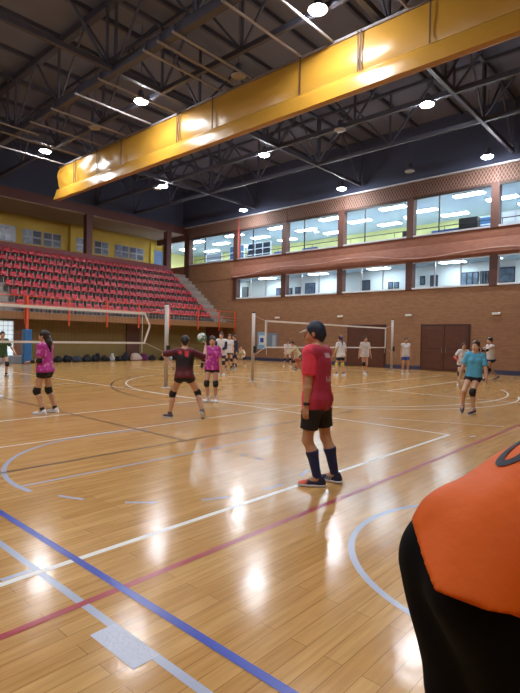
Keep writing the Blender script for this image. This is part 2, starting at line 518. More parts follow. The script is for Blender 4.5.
# glazed door far left, its panes glow in place of light from behind
gd = struct('door_3', MB().box(9.5, 11.2, YW-.06, YW, 0, 2.3), M_ALU)
M_LITGLASS = mat('lit_glass_blocks', (220, 232, 236), .2, emit=(206, 226, 236), estr=.42)
for i in range(6):
    for j in range(8):
        MB().box(9.56+i*.265, 9.56+i*.265+.245, YW-.075, YW-.06, .3+j*.245, .3+j*.245+.225).build('pane', M_LITGLASS, gd)

# seats
M_SEAT = mat('red_seat_plastic', (156, 8, 28), .42, spec=.5)
M_BRACKET = mat('seat_bracket', (150, 142, 140), .5, .3)
def seat_mesh():
    prof = [(-.20, .40), (-.19, .43), (-.10, .415), (.05, .405), (.13, .42), (.17, .50), (.19, .62), (.205, .74)]
    mb = MB(); v = []; f = []; nW = 7
    for side in (0, 1):
        for i, (y, z) in enumerate(prof):
            for k in range(nW):
                u = -1 + 2*k/(nW-1)
                wd = .2 if i > 1 else .19
                if i == len(prof)-1: wd = .16
                lift = .035*u*u
                oy, oz = (0, 0) if side == 0 else ((-.0, -.018) if i < 5 else (.02, -.004))
                v.append((wd*u, y - (lift if i >= 5 else 0) + oy, z + (lift if i < 5 else 0) + oz))
    n = len(prof)*nW
    for i in range(len(prof)-1):
        for k in range(nW-1):
            a = i*nW+k
            f.append((a, a+1, a+nW+1, a+nW)); f.append((n+a+nW, n+a+nW+1, n+a+1, n+a))
    for i in range(len(prof)-1):
        a = i*nW; f.append((a, a+nW, n+a+nW, n+a)); a += nW-1; f.append((n+a, n+a+nW, a+nW, a))
    for k in range(nW-1):
        f.append((n+k, n+k+1, k+1, k)); a = (len(prof)-1)*nW+k; f.append((a, a+1, n+a+1, n+a))
    mb.add(v, f)
    return mb.mesh('stadium_seat', M_SEAT, True)
sm = seat_mesh()
bm_ = MB().box(-.13, -.09, -.1, .14, 0, .4).box(.09, .13, -.1, .14, 0, .4).box(-.15, .15, -.02, .1, .36, .4).mesh('bracket', M_BRACKET)
ORD = ['first','second','third','fourth','fifth','sixth','seventh','eighth','ninth','tenth','eleventh','twelfth','thirteenth','fourteenth','fifteenth','sixteenth','seventeenth','eighteenth','nineteenth','twentieth',
       'twenty-first','twenty-second','twenty-third','twenty-fourth','twenty-fifth','twenty-sixth','twenty-seventh','twenty-eighth','twenty-ninth','thirtieth']
ROWN = ['front row', 'second row up', 'third row up', 'fourth row up', 'fifth row up', 'sixth row up', 'top row']
for i in range(ROWS):
    for j in range(28):
        x = 25.05 - j*.505
        o = bpy.data.objects.new('stadium_seat', sm)
        o.location = (x, Y0 + TR*i + .42, Z0 + RI*i)
        link(o)
        tag(o, 'red plastic stadium seat, %s, %s seat from the right aisle' % (ROWN[i], ORD[j]), 'seat', 'red seats of the stand, %s' % ROWN[i])
        b = bpy.data.objects.new('bracket', bm_); link(b, o)
# guard rail along the front of the stand
gr = thing('guard_railing', 'orange steel guard railing along the front of the red stand', 'railing', (0, 26.62, 2.7))
for z in (.42, .86):
    MB().tube([(-6, 0, z), (26.75, 0, z)], .022, 6).build('rail', M_ORANGE, gr)
for x in (8.8, 11.15, 13.55, 15.9, 18.1, 20.5, 22.98, 25.0, 26.6):
    MB().box(x-.045, x+.045, -.16, -.13, -.62, .88).build('post', M_ORANGE, gr)
mb = MB()
for k in range(int(32.6/.3)):
    mb.box(-6+k*.3-.012, -6+k*.3+.012, -.012, .012, .02, .42)
for z in (.03, .2): mb.box(-6, 26.75, -.012, .012, z, z+.03)
mb.build('lattice', M_GREYMETAL, gr)
# handrails of the left aisle
hr = thing('aisle_handrail', 'thin red handrail beside the left stair aisle of the stand', 'railing', (9.7, 26.9, 2.72))
for z in (.5, .9):
    MB().tube([(0, 0, z), (0, 4.9, z+3.75)], .02, 6).build('rail', M_ORANGE, hr)
for k in range(4):
    MB().tube([(0, .3+k*1.5, k*1.15), (0, .3+k*1.5, k*1.15+1.1)], .018, 6).build('post', M_ORANGE, hr)
# padded post in front of the wall
pp = thing('padded_post', 'orange post wrapped in a tall blue pad, left end of the stand', 'post', (11.2, 26.36, 0))
MB().box(-.06, .06, -.06, .06, 0, 3.55).build('post', M_ORANGE, pp)
MB().box(-.21, .21, -.16, .16, .02, 1.82).build('pad', mat('blue_pad', (38, 96, 150), .55), pp, bevel=.04)
# pale box
pb = thing('storage_box', 'pale grey plastic box on the floor under the lit glass door', 'box', (11.1, 27.45, 0))
MB().box(-.32, .32, -.2, .2, 0, .36).build('body', mat('pale_plastic', (150, 150, 156), .5), pb, bevel=.02)
MB().box(-.34, .34, -.22, .22, .36, .42).build('lid', mat('white_plastic', (186, 186, 190), .5), pb, bevel=.015)

# concourse behind the stand
M_BACKW = M_YELLOW
struct('wall_concourse', MB().box(-12, 18.75, 37.0, 37.3, 6.75, 10.1).box(18.75, 27.8, 36.6, 37.3, 6.75, 10.1), M_BACKW)
struct('ceiling_concourse', MB().box(-12, 26.9, 32.9, 37.3, 10.1, 10.2), M_SOFFIT)
struct('stand_back_beam', MB().box(-12, XW+.2, 32.75, 33.2, 10.15, 10.75), M_BEAM)
struct('wall_back_upper', MB().box(-12, XW, 33.0, 33.2, 10.75, 13.8), M_UPPER)
struct('trim_2', MB().box(-12, 25.2, 32.62, 32.74, 6.75, 7.3), mat('dark_red_parapet', (104, 34, 38), .6))
for x in (-3, 4, 11, 18.2, 25.2):
    struct('pillar', MB().box(x-.23, x+.23, 32.76, 33.2, 6.75, 10.15), M_BEAM)
struct('door_4', MB().box(26.4, 27.4, 36.52, 36.6, 6.75, 9.2), mat('blue_door', (62, 88, 128), .5))
struct('trim_3', MB().box(26.05, 26.4, 36.45, 36.6, 6.75, 9.9).box(27.4, 27.8, 36.45, 36.6, 6.75, 9.9), mat('bright_yellow_plaster', (206, 180, 66), .8))
# photo boards
def board(x0, x1, y, z0, z1, cols, rows, label, seed, m2):
    r = random.Random(seed)
    t = thing('photo_board', label, 'photo board', ((x0+x1)/2, y, z0), 0, 'photo boards on the yellow wall')
    w = x1-x0; h = z1-z0
    MB().box(-w/2, w/2, -.03, -.001, 0, h).build('panel', mat('board_pale', (150, 150, 158), .35), t)
    for i in range(cols):
        for j in range(rows):
            a = -w/2 + w*(i+.08)/cols; b = -w/2 + w*(i+.92)/cols
            c = h*(j+.1)/rows; d = h*(j+.9)/rows
            g = r.random()
            MB().box(a, b, -.04, -.03, c, d).build('photo', mat('photo_%d' % int(g*4), [(70,70,90),(96,90,104),(58,50,60),(116,120,140)][int(g*4)], .25, vary=.7, scale=5), t)
board(12.2, 14.85, 37.0, 8.1, 9.25, 2, 2, 'photo board at the left edge with bright reflections', 1, None)
board(15.3, 16.7, 37.0, 8.15, 9.2, 2, 2, 'photo board second from the left, four pictures on a pale panel', 2, None)
board(16.82, 18.2, 37.0, 8.15, 9.2, 2, 2, 'photo board right against the corner of the yellow wall', 3, None)
board(19.2, 20.55, 36.6, 8.1, 9.15, 2, 2, 'photo board left of and partly behind the dark red column', 4, None)
board(20.75, 22.0, 36.6, 8.1, 9.15, 2, 2, 'photo board just right of the dark red column', 5, None)
board(22.6, 23.9, 36.6, 8.1, 9.15, 2, 2, 'photo board second from the blue door', 6, None)
board(24.0, 25.4, 36.6, 8.1, 9.15, 2, 2, 'photo board nearest the blue door', 7, None)

# ------------------------------------------------------------------ galleries behind the windows
struct('floor_gallery', MB().box(XW+.3, 34, -6, 40, 6.3, 6.6), M_WHITE)
struct('ceiling_gallery', MB().box(XW+.3, 34.2, -6, 40, 9.9, 10.1), mat('gallery_ceiling', (150, 164, 178), .8))
struct('wall_gallery_back', MB().box(34, 34.3, 8.0, 40, 6.6, 9.9), M_LIME)
struct('wall_gallery_back_end', MB().box(34, 34.3, -6, 8.0, 6.6, 9.9), mat('pale_lilac_wall', (180, 180, 190), .8))
struct('wall_gallery_north', MB().box(27.0, 34.3, 40, 40.3, 6.6, 9.9), M_LIME)
struct('floor_lower_gallery', MB().box(XW+.3, 29.3, -6, 30, 3.3, 3.5), mat('lino', (150, 150, 150), .5))
struct('ceiling_lower_gallery', MB().box(XW+.3, 29.3, -6, 30, 6.15, 6.3), mat('lower_ceiling', (176, 194, 208), .8))
struct('wall_lower_gallery_back', MB().box(29.3, 29.6, -6, 30, 3.5, 6.2), mat('lower_wall', (224, 228, 230), .8))
struct('wall_lower_gallery_north', MB().box(XW+.3, 29.3, 30, 30.3, 3.5, 6.2), mat('lower_wall_cream', (214, 216, 190), .8))
M_TUBE = mat('lit_tube', (255, 255, 255), .4, emit=(226, 240, 255), estr=20)
M_FIX = mat('fixture_white', (220, 222, 226), .5)
GL = 'lit fluorescent fixtures of the upper gallery'
PLACE = ['nearest the right edge of the photo', 'second bay from the right edge', 'third bay from the right edge', 'fourth bay from the right edge', 'fifth bay from the right edge', 'sixth bay from the right edge', 'bay by the stand', 'beyond the corner column']
k = 0
for j, x in enumerate((28.4, 30.2, 32.2)):
    for i in range(8):
        y = 5.5 + i*4.6 - 1.2*j
        t = thing('ceiling_light', 'lit fluorescent fixture of the upper gallery, %s row, %s' % (('window', 'middle', 'back')[j], PLACE[i]), 'ceiling light', (x, y, 9.9), 0, GL)
        MB().box(-.3, .3, -.85, .85, -.07, -.001).build('housing', M_FIX, t)
        MB().box(-.25, .25, -.8, .8, -.1, -.07).build('diffuser', M_TUBE, t)
M_TUBE2 = mat('lit_panel', (255, 255, 255), .4, emit=(222, 240, 255), estr=18)
for j, x in enumerate((28.1,)):
    for i in range(6):
        y = 6.2 + i*4.6
        t = thing('ceiling_light', 'lit ceiling panel of the lower gallery, %s' % PLACE[i], 'ceiling light', (x, y, 6.15), 0, 'lit ceiling panels of the lower gallery')
        MB().box(-.3, .3, -.7, .7, -.05, -.001).build('housing', M_FIX, t)
        MB().box(-.26, .26, -.66, .66, -.07, -.05).build('diffuser', M_TUBE2, t)
# railing inside the upper gallery windows
rl = thing('gallery_railing', 'thin dark handrail running inside the upper gallery windows', 'railing', (XW+.55, 0, 6.6))
MB().tube([(0, -2, 1.42), (0, 32, 1.42)], .025, 6).build('rail', M_DARK, rl)
for y in range(-1, 33, 3):
    MB().tube([(0, y, 0), (0, y, 1.42)], .018, 6).build('post', M_DARK, rl)
# things in the upper gallery
def bench(y0, y1, label):
    t = thing('bench', label, 'bench', (27.7, (y0+y1)/2, 6.6), 0, 'blue benches of the upper gallery')
    L = (y1-y0)/2; m = mat('blue_vinyl', (38, 78, 150), .45)
    MB().box(-.3, .3, -L, L, .6, .75).build('seat', m, t, bevel=.03)
    MB().box(.22, .32, -L, L, .75, 1.36).build('backrest', m, t, bevel=.03)
    for a in (-L+.1, L-.1):
        MB().box(-.25, .25, a-.03, a+.03, 0, .6).build('leg', M_DARK, t)
bench(10.3, 12.0, 'blue bench behind the upper glass, second bay from the right')
bench(20.0, 21.3, 'blue bench behind the upper glass right of the fourth column')
bench(22.7, 23.9, 'blue bench behind the upper glass left of the fourth column')
def frame(name, label, cat, x, y0, y1, z0, z1, cf, cp, grid=(1, 1), group=None):
    t = thing(name, label, cat, (x, (y0+y1)/2, z0), 0, group)
    w = (y1-y0)/2; h = z1-z0
    MB().box(-.05, -.001, -w, w, 0, h).build('frame', cf, t)
    for i in range(grid[0]):
        for j in range(grid[1]):
            MB().box(-.06, -.05, -w+2*w*i/grid[0]+.05, -w+2*w*(i+1)/grid[0]-.05, h*j/grid[1]+.05, h*(j+1)/grid[1]-.05).build('picture' if 'picture' in name else 'pane', cp, t)
    return t
M_PALEF = mat('pale_frame', (200, 206, 214), .5)
M_NIGHT = mat('night_pane', (36, 48, 66), .12)
M_BLUEP = mat('blue_pane', (70, 110, 150), .15)
def partition(label, y0, y1, z1, cp, nx, nz):
    t = thing('glazed_partition', label, 'partition', (30.0, (y0+y1)/2, 6.6), 0, 'glazed partitions inside the upper gallery')
    w = (y1-y0)/2; h = z1-6.6
    for a in range(nx+1): MB().box(-.04, .04, -w+2*w*a/nx-.04, -w+2*w*a/nx+.04, 0, h).build('stile', M_PALEF, t)
    for b in range(nz+1): MB().box(-.035, .035, -w, w, max(0, h*b/nz-.04), h*b/nz+.03).build('rail', M_PALEF, t)
    for a in range(nx):
        for b in range(nz): MB().box(-.01, .01, -w+2*w*a/nx+.04, -w+2*w*(a+1)/nx-.04, h*b/nz+.03, h*(b+1)/nz-.04).build('pane', cp, t)
partition('glazed partition with grey panes behind the upper window nearest the stand', 31.6, 33.6, 9.0, mat('grey_pane', (120, 128, 140), .2), 1, 4)
partition('dark gridded glazed partition behind the upper window left of the corner lamp', 28.9, 30.6, 9.4, M_BLUEP, 2, 5)
partition('dark gridded glazed partition behind the upper window right of the red pipe', 26.0, 28.5, 9.35, M_NIGHT, 3, 6)
partition('white and blue glazed partition left of the rightmost upper column', 9.3, 10.3, 8.85, M_BLUEP, 1, 5)
partition('pale glazed partition at the right edge of the upper windows', 7.4, 8.8, 8.95, M_WHITE, 2, 4)
tv = thing('monitor', 'small dark monitor box on a stand behind the upper glass', 'monitor', (27.75, 9.8, 6.6))
MB().box(-.25, .25, -.5, .5, 1.1, 1.75).build('screen', M_DARK, tv, bevel=.03)
MB().box(-.06, .06, -.06, .06, .04, 1.1).build('stand', M_DARK, tv)
MB().box(-.25, .25, -.3, .3, 0, .04).build('base', M_DARK, tv)
tv2 = thing('speaker_box', 'dark speaker box on a stand left of the third column', 'speaker', (27.75, 13.4, 6.6))
MB().box(-.2, .2, -.22, .22, 1.05, 1.5).build('cabinet', M_DARK, tv2, bevel=.03)
MB().box(-.05, .05, -.05, .05, 0, 1.05).build('stand', M_DARK, tv2)
def table(y, label):
    t = thing('gallery_table', label, 'table', (27.75, y, 6.6), 0, 'tables behind the upper glass')
    m = mat('table_wood', (150, 110, 80), .5)
    MB().box(-.35, .35, -.7, .7, 1.0, 1.12).build('tabletop', m, t)
    for a in (-.3, .3):
        for b in (-.62, .62): MB().box(a-.02, a+.02, b-.02, b+.02, 0, 1.0).build('leg', M_DARK, t)
table(18.6, 'brown table behind the upper glass left of the middle column'); table(15.0, 'brown table behind the upper glass right of the middle column')
# lower gallery
PF = mat('black_frame', (44, 44, 52), .4)
PB = mat('bluegrey_picture', (96, 112, 132), .3, vary=.5, scale=3)
lows = [(28.35, 27.67, 3.5, 5.75, 'dark doorway at the left end of the lower gallery', 'interior_door'),
        (24.72, 24.3, 4.87, 5.48, 'small framed picture at the leftmost lower column', 'framed_picture'),
        (23.74, 23.16, 4.94, 5.42, 'framed picture in the second lower bay, left of two', 'framed_picture'),
        (22.88, 22.32, 4.97, 5.45, 'framed picture in the second lower bay beside the dark case', 'framed_picture'),
        (21.96, 21.07, 4.89, 5.68, 'wide dark framed notice case in the second lower bay', 'framed_picture'),
        (17.24, 16.64, 3.5, 5.6, 'dark doorway behind the lower glass in the middle bay', 'interior_door'),
        (15.34, 15.0, 4.92, 5.37, 'narrow framed picture behind the lower glass, left of two in the middle bay', 'framed_picture'),
        (14.93, 14.6, 4.93, 5.34, 'narrow framed picture behind the lower glass nearest the third column', 'framed_picture'),
        (13.21, 12.9, 5.05, 5.6, 'framed picture just right of the third lower column', 'framed_picture'),
        (12.57, 12.1, 3.5, 5.6, 'dark doorway right of the third lower column', 'interior_door'),
        (10.73, 9.75, 4.8, 5.63, 'dark window of three panes behind the lower glass', 'interior_window'),
        (9.67, 9.2, 4.9, 5.63, 'framed picture beside the three-paned dark window', 'framed_picture'),
        (8.66, 7.85, 4.9, 5.76, 'dark window behind the lower glass at the right edge', 'interior_window')]
for y1, y0, z0, z1, lb, nm in lows:
    if nm == 'interior_door':
        t = thing(nm, lb, 'door', (29.3, (y0+y1)/2, z0)); w = (y1-y0)/2
        MB().box(-.05, -.001, -w, w, 0, z1-z0).build('frame', PF, t)
        MB().box(-.07, -.05, -w+.06, w-.06, 0.0, z1-z0-.06).build('leaf', mat('grey_leaf', (78, 84, 96), .4), t)
    else:
        frame(nm, lb, 'picture' if 'pict' in nm else 'window', 29.3, y0, y1, z0, z1, PF, PB, (3, 1) if 'three' in lb else (1, 1))

# ------------------------------------------------------------------ wall fittings
for y, lb in ((22.47, 'white emergency lamp on the brick wall, leftmost, above the blue board'), (17.29, 'white emergency lamp on the brick wall left of the left brown door'),
              (12.71, 'white emergency lamp on the brick wall between the two brown doors'), (8.01, 'white emergency lamp on the brick wall, rightmost')):
    t = thing('emergency_lamp', lb, 'lamp', (XW, y, 3.02), 0, 'emergency lamps along the brick wall')
    MB().box(-.07, -.001, -.2, .2, 0, .12).build('housing', M_WHITE, t, bevel=.015)
    MB().box(-.085, -.07, -.17, .17, .02, .1).build('lens', mat('lens_white', (236, 236, 226), .25), t)
sg = thing('notice_board', 'pale blue notice board of two panels low on the brick wall', 'notice board', (XW, 23.35, .84))
MB().box(-.05, -.001, .08, .92, 0, 1.22).build('panel', mat('sky_blue_panel', (130, 176, 206), .5), sg)
MB().box(-.05, -.001, -.92, -.02, .06, 1.14).build('panel', mat('greyblue_panel', (120, 140, 160), .5), sg)
MB().box(-.06, -.05, .2, .76, .3, .98).build('sheet', mat('white_sheet', (220, 226, 232), .6), sg)
MB().box(-.07, -.06, .32, .64, .48, .8).build('emblem', mat('emblem_blue', (44, 82, 160), .5), sg)
MB().box(-.06, -.05, -.8, -.5, .2, 1.0).build('sheet', mat('pale_sheet', (176, 190, 204), .6), sg)
rp = tag(MB().tube([(XW-.12, 26.3, 7.6), (XW-.12, 26.3, 10.55)], .035, 8).build('pipe', mat('red_pipe', (190, 60, 60), .5)), 'thin red pipe rising beside the window under the corner lamp', 'pipe')
# protective netting under the eave
mb = MB(); zt, zb = 10.56, 9.72; hh = zt-zb
yy = -3.0
while yy < 32:
    for d in (1, -1):
        a = (XW-.16, yy, zb); b = (XW-.16, yy+d*hh*.55, zt)
        mb.bar(a, b, .022, .012, up=(1, 0, 0))
    yy += .17
nt_ = tag(mb.build('safety_net', mat('net_cord', (150, 116, 100), .7)), 'brown diamond safety netting hung under the eave along the brick wall', 'net')
pts = []
for i in range(61):
    y = -2 + i*.478
    pts.append((XW-.31, y, 6.42 + .10*math.sin(y*.9) + .16*math.sin(y*.37+1) ))
tag(MB().tube(pts, [.035+.015*math.sin(i*1.3) for i in range(61)], 6).build('safety_net', mat('net_pale', (176, 140, 128), .7)), 'gathered pale net draped along the ledge between the two window rows', 'net')

# ------------------------------------------------------------------ roof
struct('ceiling', MB().box(-12.3, 34.3, -6.3, 40.3, 13.8, 13.88), M_ROOF)
for k in range(16):
    y = -5 + k*2.5
    struct('roof_purlin', MB().box(-12, XW, y-.06, y+.06, 13.62, 13.8), M_STEEL)
ZB, ZT = 11.0, 13.5
def truss(a, b, nodes, label, w=.15, seam=0):
    """a, b: ends of the bottom chord; nodes: number of bays"""
    a = Vector(a); b = Vector(b)
    t = thing('roof_truss', label, 'roof truss', a, 0, 'steel trusses under the roof')
    d = b - a; hv = Vector((0, 0, ZT-ZB))
    MB().bar((0,0,0), d, w, w*1.2).build('bottom_chord', M_STEEL, t)
    MB().bar(hv, d + hv, w, w).build('top_chord', M_STEEL, t)
    for i in range(nodes + 1):
        p = d * (i/nodes)
        MB().bar(p, p + hv, .085).build('vertical_strut', M_STEEL, t)
        for s in (-1, 1):
            q = i/nodes + s*.5/nodes
            if 0 <= q <= 1:
                MB().bar(p, d*q + hv, .075).build('diagonal_brace', M_STEEL, t)
    return t
for y, lb in ((7.35, 'dark steel truss across the hall nearest the camera'), (15.9, 'dark steel truss across the hall through its middle'), (24.5, 'dark steel truss across the hall nearest the stand')):
    truss((-12, y, ZB), (26.5, y, ZB), 9, lb)
truss((-12, -1.2, ZB), (26.5, -1.2, ZB), 9, 'dark steel truss across the hall over the camera')
for x, lb, w in ((9.72, 'dark steel truss with wide chord that carries the pale pipes', .26), (11.75, 'dark steel truss just left of the yellow curtain, beside the pipes', .14),
              (18.8, 'dark steel truss carrying the middle lamp row, right of the curtain', .16), (22.0, 'dark steel truss nearest the brick wall, beyond the middle lamp row', .14), (1.5, 'dark steel truss above the left side line', .16)):
    truss((x, -5.45, ZB), (x, 32.95, ZB), 9, lb, w)
# pale pipes between truss and curtain
for i, (y, x0, x1) in enumerate(((26.1, 7.6, 12.9), (24.25, 9.0, 12.9), (23.25, 8.0, 10.3), (22.1, 9.4, 12.85), (20.15, 9.4, 12.9), (18.2, 9.4, 12.9), (16.5, 9.4, 12.9), (13.75, 9.4, 12.9), (13.0, 9.4, 12.7), (12.25, 9.4, 12.9), (10.1, 9.4, 12.9), (8.85, 9.4, 12.93), (6.4, 9.4, 12.93))):
    t = thing('curtain_pipe', 'pale pipe from the wide truss to the yellow curtain, %s from the stand end' % ORD[i], 'pipe', (x0, y, 10.78), 0, 'pale pipes above the yellow curtain')
    MB().tube([(0, 0, 0), (x1-x0, 0, 0)], .04, 8).build('tube', M_PIPE, t)
    MB().box(.05, .12, -.03, .03, 0, .25).build('hanger', M_STEEL, t)

# yellow divider curtain
M_CUR = mat('yellow_vinyl', (170, 124, 44), .3, spec=.6)
cu = thing('divider_curtain', 'rolled up yellow vinyl divider curtain hanging under the roof', 'curtain', (13.0, 0, 9.0))
def sheet(y0, y1, ny, prof, name, amp, thick=.05):
    v = []; f = []; npf = len(prof)
    for side in (0, 1):
        for i in range(ny+1):
            y = y0 + (y1-y0)*i/ny
            for j, (x, z) in enumerate(prof):
                e = math.exp(-max(0, y1-y)/4.0)*2.0 + .45
                wob = amp*e*(math.sin(y*3.1+j*1.1)*.5 + math.sin(y*1.27+j*.6+1)*.6 + .5*math.sin(y*6.3 - j*1.7)*math.sin(y*.8))
                edge = 1 if 0 < j < npf-1 else .2
                v.append((x + side*thick + wob*edge, y, z))
    n = (ny+1)*npf
    for i in range(ny):
        for j in range(npf-1):
            a = i*npf+j
            f.append((a, a+1, a+npf+1, a+npf)); f.append((n+a+npf, n+a+npf+1, n+a+1, n+a))
    for i in range(ny):
        for j in (0, npf-1):
            a = i*npf+j; f.append((a, a+npf, n+a+npf, n+a) if j == 0 else (n+a, n+a+npf, a+npf, a))
    for i in (0, ny):
        for j in range(npf-1):
            a = i*npf+j; f.append((a, n+a, n+a+1, a+1))
    o = MB().add(v, f).build(name, M_CUR, cu, smooth=True)
    md = o.modifiers.new('s', 'EDGE_SPLIT'); md.split_angle = 1.0
    return o
sheet(-4, 26.75, 150, [(.05, .5), (.0, .75), (-.01, 1.0), (.0, 1.25), (.02, 1.5), (.03, 1.72)], 'upper_sheet', .05)
sheet(-4, 27.1, 150, [(.14, .03), (.0, 0), (-.09, .02), (-.085, .16), (-.06, .34), (-.04, .5), (.03, .6)], 'lower_roll', .022, .06)
MB().box(-.03, .3, -4, 26.8, 1.72, 1.8).build('top_rail', M_PIPE, cu)
for y in (25.0, 24.8, 22.7, 20.55, 16.45, 16.3, 14.3, 10.1, 7.95, 7.85, 5.74):
    MB().box(-.075, -.055, y-.02, y+.02, .55, 1.75).build('strap', mat('strap_brown', (74, 48, 30), .7), cu)

# lamps
LAMPZ = 10.85
M_LENS = mat('lamp_lit', (255, 255, 255), .4, emit=(246, 250, 255), estr=215)
M_LENSOFF = mat('lamp_unlit', (150, 146, 142), .35)
def lamp(x, y, z, label, lit=True, group='lit round lamps under the roof'):
    t = thing('pendant_lamp', label, 'ceiling lamp', (x, y, z), 0, group)
    MB().lathe([(.05, .42), (.1, .40), (.12, .2), (.26, .04), (.27, 0), (.25, 0)], n=20).build('shade', M_STEEL, t, smooth=False)
    MB().lathe([(.262, .004), (.258, -.02), (.2, -.06), (.1, -.08), (.02, -.085)], n=20).build('lens', M_LENS if lit else M_LENSOFF, t, smooth=True)
    MB().tube([(0, 0, .42), (0, 0, 13.795-z)], .015, 6).build('rod', M_STEEL, t)
rowl = {11.5: 'left of the yellow curtain', 18.85: 'in the middle row right of the curtain', 26.0: 'along the eave of the brick wall'}
for x in (11.5, 18.85, 26.0):
    for y, s in ((8.4, 'nearest the camera'), (16.9, 'second from the camera'), (25.2, 'nearest the stand')):
        q_ = .973 if x == 26.0 else 1.0
        lamp(x*q_, y*q_, H + (LAMPZ-H)*q_, 'lit round lamp %s, %s' % (rowl[x], s))
for x in (3.8, -4.0):
    for y in (0.0, 8.4, 16.9):
        lamp(x, y, LAMPZ, 'lit round lamp above the left half of the hall', group='lamps out of the picture')
for x, y, s in ((12.6, 12.6, 'left of the yellow curtain beside the pipes'), (11.6, 20.6, 'left of the curtain near its stand end'), (18.7, 12.3, 'between two lit lamps of the middle row'), (25.6, 12.3, 'under the eave between two lit lamps')
                , (18.9, 25.9, 'beyond the middle row by the stand')):
    lamp(x, y, LAMPZ, 'unlit round lamp ' + s, False, 'unlit round lamps under the roof')

# ------------------------------------------------------------------ people
def nrm(a):
    a = np.asarray(a, float); return a / (np.linalg.norm(a) + 1e-9)
def ik(a, t, l1, l2, pole):
    a = np.asarray(a, float); t = np.asarray(t, float)
    d = t - a; L = np.linalg.norm(d)
    if L > (l1+l2)*.998:
        t = a + d/L*(l1+l2)*.998; d = t-a; L = np.linalg.norm(d)
    u = d/L
    x = (l1*l1 - l2*l2 + L*L)/(2*L)
    y = math.sqrt(max(l1*l1-x*x, 0))
    p = np.asarray(pole, float); p = p - (p@u)*u
    return a + u*x + nrm(p)*y, t

M_EYEW = mat('eye_white', (226, 222, 214), .3); M_IRIS = mat('eye_dark', (40, 28, 22), .25); M_LIP = mat('lips', (150, 84, 76), .5)
SKIN = {'tan': mat('skin_tan', (194, 146, 112), .5, vary=.04), 'light': mat('skin_light', (204, 158, 130), .5, vary=.04)}
FABS = {}
def fab(col, rough=.75):
    k = tuple(col)
    if k not in FABS: FABS[k] = mat('fabric_%02x%02x%02x' % k, col, rough, vary=.08, scale=10, bump=.12, bscale=22)
    return FABS[k]

